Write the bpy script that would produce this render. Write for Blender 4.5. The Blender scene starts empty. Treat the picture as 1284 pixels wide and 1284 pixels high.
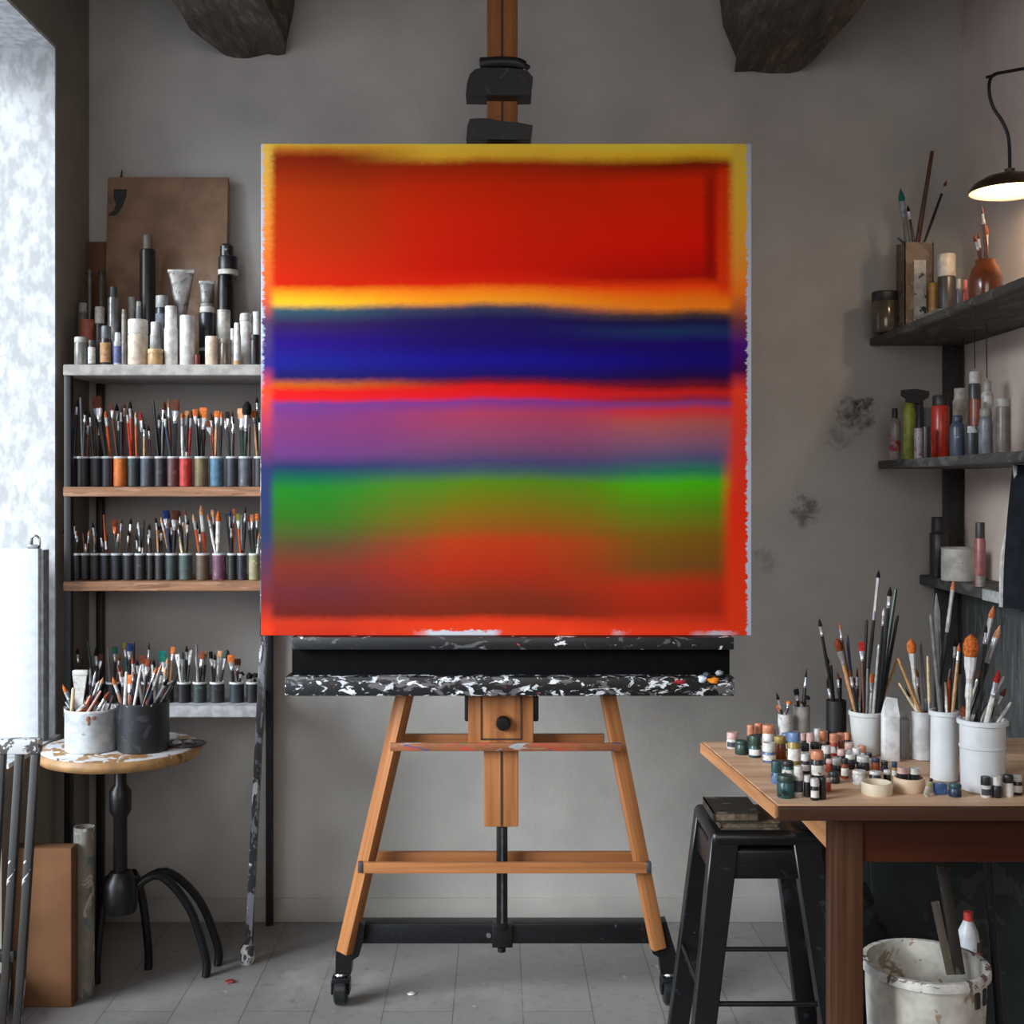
import bpy, bmesh, math, random
from mathutils import Vector, Matrix, noise as mnoise
random.seed(7)
R = random.Random(11)
SC = bpy.context.scene
COL = SC.collection
PI = math.pi
# ------------------------------------------------------------------ frame of reference
# camera at x=0, y=0, z=H looking along +Y; P() gives the real place of a measured point at a known distance
F, CX, CY, H = 1540.0, 625.0, 612.0, 1.5
def P(px, py, d): return Vector(((px-CX)/F*d, d, H-(py-CY)/F*d))
def X(px, d): return (px-CX)/F*d
def Z(py, d): return H-(py-CY)/F*d
def M(n, d): return n/F*d
def s2l(c):
    c = c/255.0
    return c/12.92 if c <= 0.04045 else ((c+0.055)/1.055)**2.4
def rgb(c): return (s2l(c[0]), s2l(c[1]), s2l(c[2]), 1.0)

# ------------------------------------------------------------------ materials
_mats = {}
class NT:
    def __init__(s, name):
        s.m = bpy.data.materials.new(name); s.m.use_nodes = True
        s.t = s.m.node_tree; s.n = s.t.nodes; s.l = s.t.links
        s.b = s.n['Principled BSDF']
    def add(s, kind, **kw):
        x = s.n.new(kind)
        for k, v in kw.items():
            if k in x.inputs.keys(): x.inputs[k].default_value = v
            else: setattr(x, k, v)
        return x
    def link(s, a, b): s.l.new(a, b)
    def coord(s, scale=(1, 1, 1), loc=(0, 0, 0), out='Object'):
        tc = s.add('ShaderNodeTexCoord'); mp = s.add('ShaderNodeMapping')
        mp.inputs['Scale'].default_value = scale; mp.inputs['Location'].default_value = loc
        s.link(tc.outputs[out], mp.inputs['Vector']); return mp.outputs['Vector']
    def noise(s, vec, scale, detail=3, rough=.55, dist=0):
        x = s.add('ShaderNodeTexNoise'); x.inputs['Scale'].default_value = scale; x.inputs['Detail'].default_value = detail
        x.inputs['Roughness'].default_value = rough; x.inputs['Distortion'].default_value = dist
        if vec is not None: s.link(vec, x.inputs['Vector'])
        return x
    def ramp(s, fac, stops, interp='LINEAR'):
        x = s.add('ShaderNodeValToRGB'); x.color_ramp.interpolation = interp
        el = x.color_ramp.elements
        while len(el) < len(stops): el.new(0.5)
        for e, (p, c) in zip(el, stops):
            e.position = p; e.color = c if len(c) == 4 else rgb(c)
        s.link(fac, x.inputs['Fac']); return x.outputs['Color']
    def mix(s, fac, a, b):
        x = s.add('ShaderNodeMix'); x.data_type = 'RGBA'
        for sock, v in ((x.inputs[0], fac), (x.inputs[6], a), (x.inputs[7], b)):
            if hasattr(v, 'is_linked'): s.link(v, sock)
            elif isinstance(v, (int, float)): sock.default_value = v
            else: sock.default_value = v if len(v) == 4 else rgb(v)
        return x.outputs[2]
    def math(s, op, a, b=None, c=None, clamp=False):
        x = s.add('ShaderNodeMath'); x.operation = op; x.use_clamp = clamp
        for i, v in enumerate((a, b, c)):
            if v is None: continue
            if hasattr(v, 'is_linked'): s.link(v, x.inputs[i])
            else: x.inputs[i].default_value = v
        return x.outputs[0]
    def step(s, v, lo, hi):
        x = s.add('ShaderNodeMapRange'); x.interpolation_type = 'SMOOTHSTEP'
        s.link(v, x.inputs['Value']); x.inputs['From Min'].default_value = lo; x.inputs['From Max'].default_value = hi
        return x.outputs['Result']
    def bump(s, h, strength=.3, dist=.01):
        x = s.add('ShaderNodeBump'); x.inputs['Strength'].default_value = strength; x.inputs['Distance'].default_value = dist
        s.link(h, x.inputs['Height']); s.link(x.outputs['Normal'], s.b.inputs['Normal'])

def plain(name, c, rough=.5, metal=0.0, var=.18, scale=40, spec=.5):
    """one colour with slight wear"""
    key = ('p', tuple(c), rough, metal, var, scale)
    if key in _mats: return _mats[key]
    t = NT(name)
    v = t.coord()
    n = t.noise(v, scale, 3)
    dk = tuple(max(0, x*(1-var)) for x in c); lt = tuple(min(255, x*(1+var*.6)+2) for x in c)
    t.link(t.ramp(n.outputs['Fac'], [(.3, dk), (.7, lt)]), t.b.inputs['Base Color'])
    t.b.inputs['Roughness'].default_value = rough; t.b.inputs['Metallic'].default_value = metal
    t.b.inputs['Specular IOR Level'].default_value = spec
    _mats[key] = t.m; return t.m

def wood(name, c1, c2, axis=2, scale=1.0, rough=.5, contrast=(.38, .62)):
    key = ('w', tuple(c1), tuple(c2), axis, scale, rough)
    if key in _mats: return _mats[key]
    t = NT(name)
    sc = [60*scale]*3; sc[axis] = 2.2*scale
    v = t.coord(tuple(sc))
    n = t.noise(v, 1.0, 5, .6, .6)
    sc2 = [14*scale]*3; sc2[axis] = .8*scale
    n2 = t.noise(t.coord(tuple(sc2)), 1.0, 3, .5, 1.0)
    f = t.math('ADD', t.math('MULTIPLY', n.outputs['Fac'], .5), t.math('MULTIPLY', n2.outputs['Fac'], .5))
    t.link(t.ramp(f, [(contrast[0], c1), (contrast[1], c2)]), t.b.inputs['Base Color'])
    t.b.inputs['Roughness'].default_value = rough; t.b.inputs['Specular IOR Level'].default_value = .2
    t.bump(n.outputs['Fac'], .15, .003)
    _mats[key] = t.m; return t.m

def splat(name, base, spots, scale=30, rough=.45, metal=0, stretch=(1, 1, 1), seed=0):
    """base colour with paint splatters; spots = [(colour, threshold)], the higher the threshold the rarer"""
    t = NT(name)
    col = rgb(base)
    v = t.coord(stretch, (seed, seed*.7, seed*.3))
    n0 = t.noise(v, scale*1.5, 2)
    cur = t.mix(t.step(n0.outputs['Fac'], .35, .65), tuple(x*.9 for x in base), tuple(min(255, x*1.05+1) for x in base))
    for i, (c, th) in enumerate(spots):
        v2 = t.coord(stretch, (seed+3.1*i+1, 5.7*i, 1.9*i))
        n = t.noise(v2, scale*(1+.35*(i % 3)), 4, .6, .8)
        cur = t.mix(t.step(n.outputs['Fac'], th, th+.03), cur, rgb(c))
    t.link(cur, t.b.inputs['Base Color'])
    t.b.inputs['Roughness'].default_value = rough; t.b.inputs['Metallic'].default_value = metal
    return t.m

# ------------------------------------------------------------------ mesh helpers
def finish(bm, ang=.7):
    bmesh.ops.recalc_face_normals(bm, faces=bm.faces)
    for f in bm.faces: f.smooth = True
    for e in bm.edges:
        if len(e.link_faces) == 2:
            if e.calc_face_angle(0) > ang: e.smooth = False
def origin_of(o):
    v = Vector((0, 0, 0))
    while o is not None:
        v += o.location; o = o.parent
    return v
def obj(name, bm, mat, parent=None, Mx=None, loc=None):
    """links a mesh built in world coordinates (or in the local frame Mx) as one object"""
    finish(bm)
    me = bpy.data.meshes.new(name)
    if Mx is None:
        org = origin_of(parent) if parent else (Vector(loc) if loc is not None else base_of(bm))
        bmesh.ops.translate(bm, verts=bm.verts, vec=-org)
    bm.to_mesh(me); bm.free()
    o = bpy.data.objects.new(name, me); COL.objects.link(o)
    me.materials.append(mat)
    if parent: o.parent = parent
    if Mx is None:
        if not parent: o.location = org
    else:
        o.matrix_basis = (Matrix.Translation(-origin_of(parent)) @ Mx) if parent else Mx
    return o
def base_of(bm):
    xs = [v.co.x for v in bm.verts]; ys = [v.co.y for v in bm.verts]; zs = [v.co.z for v in bm.verts]
    return Vector(((min(xs)+max(xs))/2, (min(ys)+max(ys))/2, min(zs)))
def tag(o, label, cat, group=None):
    o['label'] = label; o['category'] = cat
    if group: o['group'] = group
    return o
def thing(name, label, cat, loc, group=None):
    o = bpy.data.objects.new(name, None); COL.objects.link(o); o.location = loc
    o.empty_display_size = .05
    return tag(o, label, cat, group)
def struct(name, bm, mat, parent=None):
    o = obj(name, bm, mat, parent, loc=(0, 0, 0) if not parent else None)
    if not parent: o['kind'] = 'structure'
    return o
def new(): return bmesh.new()
def box(bm, lo, hi, bev=0.0, seg=2):
    r = bmesh.ops.create_cube(bm, size=1.0)
    vs = r['verts']
    for v in vs:
        v.co = Vector([lo[i]+(v.co[i]+.5)*(hi[i]-lo[i]) for i in range(3)])
    if bev > 0:
        es = list({e for v in vs for e in v.link_edges})
        bmesh.ops.bevel(bm, geom=es, offset=bev, segments=seg, affect='EDGES', profile=.5)
    return bm
def bx(lo, hi, bev=.002): return box(new(), lo, hi, bev)
def prism(bm, pts, y0, y1):
    """polygon given in (x,z), extruded from y0 to y1"""
    a = [bm.verts.new((x, y0, z)) for x, z in pts]; b = [bm.verts.new((x, y1, z)) for x, z in pts]
    bm.faces.new(a); bm.faces.new(b[::-1])
    for i in range(len(pts)):
        j = (i+1) % len(pts); bm.faces.new((a[i], b[i], b[j], a[j]))
    return bm
def loft(bm, rings, seg=10, c=(0, 0, 0), cap0=True, cap1=True):
    """rings = [(z, rx, ry[, ox])]: elliptical sections stacked along Z"""
    prev = None; first = None
    for r in rings:
        z, rx, ry = r[0], r[1], r[2]; ox = r[3] if len(r) > 3 else 0
        cur = [bm.verts.new((c[0]+ox+rx*math.cos(2*PI*k/seg), c[1]+ry*math.sin(2*PI*k/seg), c[2]+z)) for k in range(seg)]
        if prev:
            for k in range(seg):
                j = (k+1) % seg; bm.faces.new((prev[k], prev[j], cur[j], cur[k]))
        else: first = cur
        prev = cur
    if cap0: bm.faces.new(first[::-1])
    if cap1: bm.faces.new(prev)
    return bm
def lathe(bm, prof, c=(0, 0, 0), seg=24):
    """closed or open profile [(r,z)]; ends on the axis are capped"""
    o0, o1 = prof[0][0] > 1e-4, prof[-1][0] > 1e-4
    pr = list(prof)+([prof[0]] if o0 and o1 else [])
    loft(bm, [(z, max(r, 1e-5), max(r, 1e-5)) for r, z in pr], seg, c, not o0, not o1)
    if o0 and o1: bmesh.ops.remove_doubles(bm, verts=bm.verts, dist=1e-6)
    return bm
def frame_to(p0, p1, roll=0.0):
    z = (Vector(p1)-Vector(p0)).normalized()
    ref = Vector((0, 1, 0)) if abs(z.y) < .95 else Vector((0, 0, 1))
    x = ref.cross(z).normalized(); y = z.cross(x)
    m = Matrix((x, y, z)).transposed().to_4x4()
    return Matrix.Translation(Vector(p0)) @ m @ Matrix.Rotation(roll, 4, 'Z')
def bar(name, p0, p1, w, h, mat, parent, roll=0.0, bev=.002):
    L = (Vector(p1)-Vector(p0)).length
    return obj(name, bx((-w/2, -h/2, 0), (w/2, h/2, L), bev), mat, parent, frame_to(p0, p1, roll))
def rod(name, p0, p1, r0, r1, mat, parent, seg=12):
    L = (Vector(p1)-Vector(p0)).length
    return obj(name, loft(new(), [(0, r0, r0), (L, r1, r1)], seg), mat, parent, frame_to(p0, p1))
def tube(bm, pts, r, seg=8):
    """round tube through points"""
    prev = None
    n = len(pts)
    for i, p in enumerate(pts):
        p = Vector(p)
        t = (Vector(pts[min(i+1, n-1)])-Vector(pts[max(i-1, 0)])).normalized()
        ref = Vector((0, 1, 0)) if abs(t.y) < .9 else Vector((1, 0, 0))
        x = ref.cross(t).normalized(); y = t.cross(x)
        rr = r[i] if isinstance(r, (list, tuple)) else r
        cur = [bm.verts.new(p+x*rr*math.cos(2*PI*k/seg)+y*rr*math.sin(2*PI*k/seg)) for k in range(seg)]
        if prev:
            for k in range(seg):
                j = (k+1) % seg; bm.faces.new((prev[k], prev[j], cur[j], cur[k]))
        else: bm.faces.new(cur[::-1])
        prev = cur
    bm.faces.new(prev); return bm
def spline(pts, n=6):
    out = []; pts = [Vector(p) for p in pts]
    for i in range(len(pts)-1):
        a, b, c, d = pts[max(i-1, 0)], pts[i], pts[i+1], pts[min(i+2, len(pts)-1)]
        for k in range(n):
            t = k/n
            out.append(.5*((2*b)+(c-a)*t+(2*a-5*b+4*c-d)*t*t+(3*b-a-3*c+d)*t**3))
    out.append(pts[-1]); return out
def grid_box(bm, lo, hi, n, amp, seed=0, scale=6):
    """box with subdivided rough faces"""
    box(bm, lo, hi)
    bmesh.ops.subdivide_edges(bm, edges=bm.edges[:], cuts=n, use_grid_fill=True)
    for v in bm.verts:
        v.co += Vector(mnoise.noise_vector(v.co*scale+Vector((seed, 0, 0))))*amp
    return bm
def slab(bm, poly, z0, z1, bev=.003):
    a = [bm.verts.new((x, y, z0)) for x, y in poly]; b = [bm.verts.new((x, y, z1)) for x, y in poly]
    fs_ = [bm.faces.new(a[::-1]), bm.faces.new(b)]
    for i in range(len(poly)):
        j = (i+1) % len(poly); bm.faces.new((a[i], a[j], b[j], b[i]))
    if bev: bmesh.ops.bevel(bm, geom=bm.edges[:], offset=bev, segments=2, affect='EDGES')
    return bm
ORD = ['first', 'second', 'third', 'fourth', 'fifth', 'sixth', 'seventh', 'eighth', 'ninth', 'tenth', 'eleventh', 'twelfth', 'thirteenth', 'fourteenth', 'fifteenth', 'sixteenth', 'seventeenth', 'eighteenth', 'nineteenth', 'twentieth', 'twenty-first', 'twenty-second', 'twenty-third', 'twenty-fourth', 'twenty-fifth', 'twenty-sixth']

# ------------------------------------------------------------------ the room
DB = 4.25                                   # distance of the back wall
XL, XR = -1.416, 1.606
YR, ZC = -1.6, 3.32

def plaster(name, c, grime=None, bumpy=.25):
    t = NT(name)
    v = t.coord()
    a = t.noise(v, .9, 4, .55); b = t.noise(v, 5, 5, .6); f = t.noise(v, 60, 3, .6)
    m = t.math('ADD', t.math('MULTIPLY', a.outputs['Fac'], .65), t.math('MULTIPLY', b.outputs['Fac'], .35))
    col = t.ramp(m, [(.3, tuple(x*.88 for x in c)), (.7, tuple(min(255, x*1.1) for x in c))])
    if grime:
        sx = t.add('ShaderNodeSeparateXYZ'); tc = t.add('ShaderNodeTexCoord'); t.link(tc.outputs['Object'], sx.inputs[0])
        g = t.noise(v, 24, 6, .72, .3)
        for (gx, gz, rx, rz, k) in grime:
            dx = t.math('DIVIDE', t.math('SUBTRACT', sx.outputs['X'], gx), rx)
            dz = t.math('DIVIDE', t.math('SUBTRACT', sx.outputs['Z'], gz), rz)
            r2 = t.math('ADD', t.math('MULTIPLY', dx, dx), t.math('MULTIPLY', dz, dz))
            q = t.math('SUBTRACT', t.math('ADD', .75, t.math('MULTIPLY', t.math('SUBTRACT', g.outputs['Fac'], .5), 5.0)), r2, clamp=True)
            col = t.mix(t.math('MULTIPLY', q, k), col, (46, 42, 38))
    t.link(col, t.b.inputs['Base Color'])
    t.b.inputs['Roughness'].default_value = .85; t.b.inputs['Specular IOR Level'].default_value = .25
    t.bump(t.math('ADD', b.outputs['Fac'], t.math('MULTIPLY', f.outputs['Fac'], .35)), bumpy, .012)
    return t.m
GR = [(X(1075, DB), Z(520, DB), .085, .075, .75), (X(1052, DB), Z(548, DB), .06, .05, .4), (X(1010, DB), Z(640, DB), .07, .08, .6), (X(1085, DB), Z(505, DB), .05, .03, .5), (X(960, DB), Z(700, DB), .05, .06, .3)]
WALLC = (176, 172, 167)
m_back = plaster('back_plaster', WALLC, GR)
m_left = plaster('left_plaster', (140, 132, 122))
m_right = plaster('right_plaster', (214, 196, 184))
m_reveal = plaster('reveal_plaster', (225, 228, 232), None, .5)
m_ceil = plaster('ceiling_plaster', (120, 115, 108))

def floor_mat():
    t = NT('floor_concrete')
    v = t.coord()
    br = t.add('ShaderNodeTexBrick'); br.offset = .5
    mpf = t.add('ShaderNodeMapping'); mpf.inputs['Rotation'].default_value = (0, 0, PI/2); mpf.inputs['Location'].default_value = (.07, .13, 0)
    t.link(v, mpf.inputs['Vector']); t.link(mpf.outputs['Vector'], br.inputs['Vector'])
    br.inputs['Scale'].default_value = 1.0; br.inputs['Mortar Size'].default_value = .0018
    br.inputs['Brick Width'].default_value = 1.15; br.inputs['Row Height'].default_value = .20
    br.inputs['Color1'].default_value = rgb((138, 135, 132)); br.inputs['Color2'].default_value = rgb((130, 128, 126)); br.inputs['Mortar'].default_value = rgb((98, 95, 92))
    br.inputs['Bias'].default_value = 0
    a = t.noise(v, 2.6, 6, .62, .4); b = t.noise(v, 26, 5, .65)
    col = t.mix(t.step(a.outputs['Fac'], .5, .75), br.outputs['Color'], (158, 155, 151))
    col = t.mix(t.math('MULTIPLY', t.step(b.outputs['Fac'], .5, .8), .55), col, (82, 77, 72))
    c = t.noise(t.coord((1, 1, 1), (9, 4, 0)), 11, 3, .5, .5)
    col = t.mix(t.math('MULTIPLY', t.step(c.outputs['Fac'], .70, .74), .6), col, (190, 188, 186))
    d = t.noise(t.coord((1, 1, 1), (2, 14, 0)), 17, 2, .5, .3)
    col = t.mix(t.math('MULTIPLY', t.step(d.outputs['Fac'], .76, .78), .6), col, (120, 50, 44))
    t.link(col, t.b.inputs['Base Color'])
    rr = t.ramp(a.outputs['Fac'], [(.3, (.38, .38, .38, 1)), (.7, (.62, .62, .62, 1))])
    t.link(rr, t.b.inputs['Roughness'])
    t.bump(t.math('ADD', br.outputs['Fac'], t.math('MULTIPLY', b.outputs['Fac'], -.5)), -.25, .004)
    return t.m
struct('floor', bx((XL-.4, YR-.3, -.12), (XR+.2, DB+.2, 0), 0), floor_mat())
struct('wall_back', bx((XL-.4, DB, 0), (XR+.2, DB+.2, ZC), 0), m_back)
struct('wall_right', bx((XR, YR-.2, 0), (XR+.2, DB, ZC), 0), m_right)
struct('ceiling', bx((XL-.4, YR-.2, ZC), (XR+.2, DB+.2, ZC+.12), 0), m_ceil)
# left wall with a deep window opening, its unseen part enlarged to admit more light
WY0, WY1, WZ0, WZ1 = .9, 3.93, .70, 2.915
bm = new()
box(bm, (XL-.36, YR-.2, 0), (XL, WY0, ZC)); box(bm, (XL-.36, WY1, 0), (XL, DB, ZC))
box(bm, (XL-.36, WY0, 0), (XL, 3.5, .12)); box(bm, (XL-.36, 3.5, 0), (XL, WY1, WZ0)); box(bm, (XL-.36, WY0, WZ1), (XL, WY1, ZC))
struct('wall_left', bm, m_left)
# pale plaster lining of the reveal
bm = new()
box(bm, (XL-.36, WY1-.012, WZ0), (XL+.001, WY1-.001, WZ1-.012)); box(bm, (XL-.36, WY0, WZ1-.012), (XL+.001, WY1-.001, WZ1-.001))
box(bm, (XL-.36, WY0+.001, .12), (XL+.001, WY0+.012, WZ1-.012)); box(bm, (XL-.36, 3.5, WZ0), (XL+.02, WY1-.012, WZ0+.014))
struct('trim_1', bm, splat('reveal_paint', (200, 202, 204), [((140, 140, 142), .76), ((193, 195, 197), .64)], 22, .85, stretch=(1, 1, .6), seed=2))
# unseen rear wall with a wide opening added for front fill light
bm = new()
RX0, RX1, RZ0, RZ1 = -1.2, 1.2, 1.6, 3.0
box(bm, (XL, YR-.2, 0), (RX0, YR, ZC)); box(bm, (RX1, YR-.2, 0), (XR, YR, ZC)); box(bm, (RX0, YR-.2, 0), (RX1, YR, RZ0)); box(bm, (RX0, YR-.2, RZ1), (RX1, YR, ZC))
struct('wall_rear', bm, m_left)
m_wframe = plain('window_paint', (225, 226, 228), .5)
def window(name, c, ax, w, h):
    root = bpy.data.objects.new(name, None); COL.objects.link(root); root.location = c; root['kind'] = 'structure'
    bm = new()
    def b(u0, v0, u1, v1, t=.025):
        if ax == 'x': box(bm, (c[0]-t, c[1]+u0, c[2]+v0), (c[0]+t, c[1]+u1, c[2]+v1))
        else: box(bm, (c[0]+u0, c[1]-t, c[2]+v0), (c[0]+u1, c[1]+t, c[2]+v1))
    f = .05
    b(-w/2, 0, -w/2+f, h); b(w/2-f, 0, w/2, h); b(-w/2, 0, w/2, f); b(-w/2, h-f, w/2, h); b(-.02, 0, .02, h, .02); b(-w/2, h*.6-.015, w/2, h*.6+.015, .02)
    obj('window_frame', bm, m_wframe, root)
window('window_1', (XL-.32, (WY0+3.5)/2, .12), 'x', 3.5-WY0-.01, WZ1-.14)
window('added_rear_window', (0, YR-.12, RZ0), 'y', RX1-RX0, RZ1-RZ0)  # frame for the added rear opening
# baseboards
bm = new(); box(bm, (XL, DB-.008, 0), (XR, DB, .083), .003); struct('baseboard_back', bm, plain('baseboard_paint', (168, 164, 158), .75, 0, .06, 5))
bm = new(); box(bm, (XR-.012, 1.2, 0), (XR, DB-.012, .085), .003); struct('baseboard_right', bm, plain('baseboard_paint', (168, 164, 158), .75, 0, .06, 5))

# rough ceiling beams running away from the camera
def beam_mat():
    t = NT('old_beam_wood')
    a = t.noise(t.coord((9, 1.6, 9)), 1.5, 6, .7, 1.2); b = t.noise(t.coord((30, 6, 30)), 1.5, 4, .7)
    m = t.math('ADD', t.math('MULTIPLY', a.outputs['Fac'], .6), t.math('MULTIPLY', b.outputs['Fac'], .4))
    t.link(t.ramp(m, [(.36, (50, 41, 34)), (.54, (90, 78, 66)), (.68, (140, 128, 114))]), t.b.inputs['Base Color'])
    t.b.inputs['Roughness'].default_value = .9; t.bump(m, .8, .03)
    return t.m
m_beam = beam_mat()
def beam(name, xl0, xr0, xl1, xr1, zb, flare, dn, label, seed):
    bm = new()
    n = 26; k = 7
    rows = []
    for i in range(n+1):
        y = DB-.002-(DB-.002-(-.4))*(i/n)**1.6
        t = min(1, (DB-y)/dn)
        a, b = xl0+(xl1-xl0)*t, xr0+(xr1-xr0)*t
        pts = [(a-flare[0], ZC+.01), (a-flare[0]*.6, zb+.16), (a-.004, zb+.05), (a, zb+.006)]
        for j in range(1, k): pts.append((a+(b-a)*j/k, zb))
        pts += [(b, zb+.006), (b+.004, zb+.05), (b+flare[1]*.6, zb+.16), (b+flare[1], ZC+.01)]
        row = []
        for (x, z) in pts:
            v = Vector((x, y, z)); am = .014 if z < ZC-.01 else 0
            v += Vector(mnoise.noise_vector(Vector((x*14+seed, y*7, z*14))))*am
            if y > DB-.05: v.y = min(v.y, DB-.002)
            row.append(bm.verts.new(v))
        rows.append(row)
    for r0, r1 in zip(rows, rows[1:]):
        for j in range(len(r0)-1): bm.faces.new((r0[j], r0[j+1], r1[j+1], r1[j]))
    bm.faces.new(rows[0]); bm.faces.new(rows[-1][::-1])
    o = obj(name, bm, m_beam, loc=(0, 0, 0)); o['kind'] = 'structure'; return o
beam('ceiling_beam_1', X(283, DB), X(358, DB), X(242, 4.03), X(355, 4.03), Z(72, DB), (.02, .05), .22, '', 3)
beam('ceiling_beam_2', X(922, DB), X(1000, DB), X(940, 3.88), X(1054, 3.88), Z(92, DB), (.07, .02), .37, '', 9)

# ------------------------------------------------------------------ shared materials
m_black = plain('black_metal', (20, 20, 22), .38, .35, .25)
m_blackp = plain('black_paint', (17, 17, 19), .5)
m_wear = splat('worn_black_metal', (20, 21, 24), [((120, 122, 126), .735), ((60, 62, 66), .66)], 38, .36, .3)
m_steel = plain('steel', (168, 170, 174), .28, .95, .1)
m_silver = plain('ferrule_silver', (196, 197, 200), .3, .75, .12)
m_easel = wood('easel_beech', (140, 88, 52), (190, 128, 80), 2, .7, .42)
m_easelD = wood('easel_beech_old', (132, 82, 48), (166, 108, 66), 2, .7, .45)
m_groove = plain('groove_shadowed_wood', (58, 34, 20), .7)  # dark strips carry the shade of the grooves in their colour
m_tray = splat('paint_caked_ledge', (22, 22, 24), [((96, 92, 92), .56), ((120, 34, 36), .68), ((196, 198, 204), .575), ((50, 90, 104), .69), ((226, 227, 230), .60)], 17, .4, stretch=(.9, 1, 1.9), seed=1)
m_tray2 = splat('paint_specked_ledge', (24, 25, 27), [((84, 84, 86), .60), ((176, 66, 54), .70), ((80, 150, 165), .71), ((220, 220, 224), .645)], 20, .4, stretch=(.8, 1, 1.7), seed=5)
m_barpaint = splat('paint_wiped_bar', (138, 82, 48), [((164, 70, 50), .54), ((44, 74, 124), .60), ((76, 104, 56), .64), ((150, 150, 152), .63)], 9, .5, stretch=(4, 4, 1), seed=4)

# ------------------------------------------------------------------ easel
DE = 3.54
def E(px, py, d=DE): return P(px, py, d)
easel = thing('easel', 'large wooden studio easel with black paint-splattered tray, standing on casters', 'easel', (X(630, DE), DE, 0))
def pbox(px0, py0, px1, py1, d0, d1, bev=.003):
    """box whose front face at distance d0 covers the measured rectangle"""
    return bx((X(px0, d0), d0, Z(py1, d0)), (X(px1, d0), d1, Z(py0, d0)), bev)
# mast: upper run and wider lower run, each with a groove
u = obj('mast', pbox(610.5, -30, 649, 880, 3.565, 3.61), m_easelD, easel)
obj('groove', pbox(628.5, -20, 631, 178, 3.563, 3.5665, 0), m_groove, u)
low = obj('lower_mast', pbox(606.5, 936, 650, 1037, 3.545, 3.60), m_easel, easel)
obj('groove', pbox(627.5, 941, 630, 1036, 3.543, 3.547, 0), m_groove, low)
# winding block with stiles, inset panel and knob
w = obj('winding_block', pbox(587, 868, 669, 934, 3.53, 3.61), m_easel, easel)
bm = new()
for (a, b, c, d) in ((602.5, 872, 604.5, 928), (652.5, 872, 654.5, 928), (604, 926, 653, 928)):
    box(bm, (X(a, 3.528), 3.528, Z(d, 3.528)), (X(c, 3.528), 3.5315, Z(b, 3.528)))
obj('panel_groove', bm, m_groove, w)
kc = E(631, 906, 3.53)
kn = obj('knob', lathe(new(), [(0, 0), (.017, 0), (.021, .004), (.021, .018), (.017, .024), (.0, .025)], seg=24), m_black, easel, Matrix.Translation(kc) @ Matrix.Rotation(PI/2, 4, 'X'))
obj('knob_washer', lathe(new(), [(0, 0), (.027, 0), (.027, .002), (0, .002)], seg=24), m_easelD, easel, Matrix.Translation(kc) @ Matrix.Rotation(PI/2, 4, 'X'))
for s in (0, 1):
    o = obj('side_plate', pbox(582.5 if s == 0 else 668, 866, 588 if s == 0 else 675.5, 905, 3.54, 3.60, .005), m_blackp, easel)
# splayed legs, set so that two faces of each show
legL0, legL1 = E(433, 1194, 3.555), E(613, 415, 3.60)
legR0, legR1 = E(825.5, 1189, 3.555), E(668, 400, 3.60)
bar('leg', legL0, legL1, .040, .038, m_easel, easel, math.radians(-34))
bar('leg', legR0, legR1, .040, .034, m_easel, easel, math.radians(14))
# cross bars
def hbar(name, px0, px1, py0, py1, d, t, mat, n=None):
    zc = (Z(py0, d)+Z(py1, d))/2
    return bar(name, (X(px0, d), d+t/2, zc), (X(px1, d), d+t/2, zc), Z(py0, d)-Z(py1, d), t, mat, easel, PI/2 if False else 0)
def xbar(name, px0, px1, py0, py1, d, t, mat):
    o = obj(name, bx((-(Z(py0, d)-Z(py1, d))/2, -t/2, 0), ((Z(py0, d)-Z(py1, d))/2, t/2, X(px1, d)-X(px0, d)), .002), mat, easel,
            Matrix.Translation((X(px0, d), d+t/2, (Z(py0, d)+Z(py1, d))/2)) @ Matrix.Rotation(PI/2, 4, 'Y'))
    return o
xbar('front_rail', 489, 779, 932, 942, 3.515, .012, m_barpaint)
xbar('rear_rail', 505, 758, 921, 935, 3.61, .02, m_easelD)
xbar('front_rail', 452, 814, 1082, 1095.5, 3.515, .014, m_easel)
xbar('rear_rail', 472, 798, 1069, 1086, 3.615, .02, m_easelD)
for px in (451, 813):
    obj('end_cap', pbox(px-2.5, 1082, px+4, 1095, 3.513, 3.535, .002), plain('bolt_grey', (92, 94, 98), .4, .7), easel)
# black lifting rod, foot beam, brackets and casters
rd = obj('lifting_rod', pbox(622.5, 1036, 636.5, 1168, 3.56, 3.59, .006), m_black, easel)
obj('rod_edge', pbox(628.2, 1038, 631, 1158, 3.557, 3.561, 0), plain('rod_edge', (92, 94, 98), .35, .6), rd)
fb = obj('foot_beam', pbox(450, 1159, 834, 1183.5, 3.575, 3.635, .003), m_wear, easel)
for px in (613, 639):
    obj('bolt', lathe(new(), [(0, 0), (.008, 0), (.007, .005), (0, .006)], seg=14), m_steel, easel, Matrix.Translation(P(px, 1172.5, 3.575)) @ Matrix.Rotation(PI/2, 4, 'X'))
obj('tie_block', pbox(617, 1160, 643, 1189, 3.565, 3.6, .004), m_black, easel)
obj('tie_nut', lathe(new(), [(0, 0), (.012, 0), (.012, .012), (0, .013)], c=P(629, 1193, 3.58), seg=12), m_black, easel)
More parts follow.
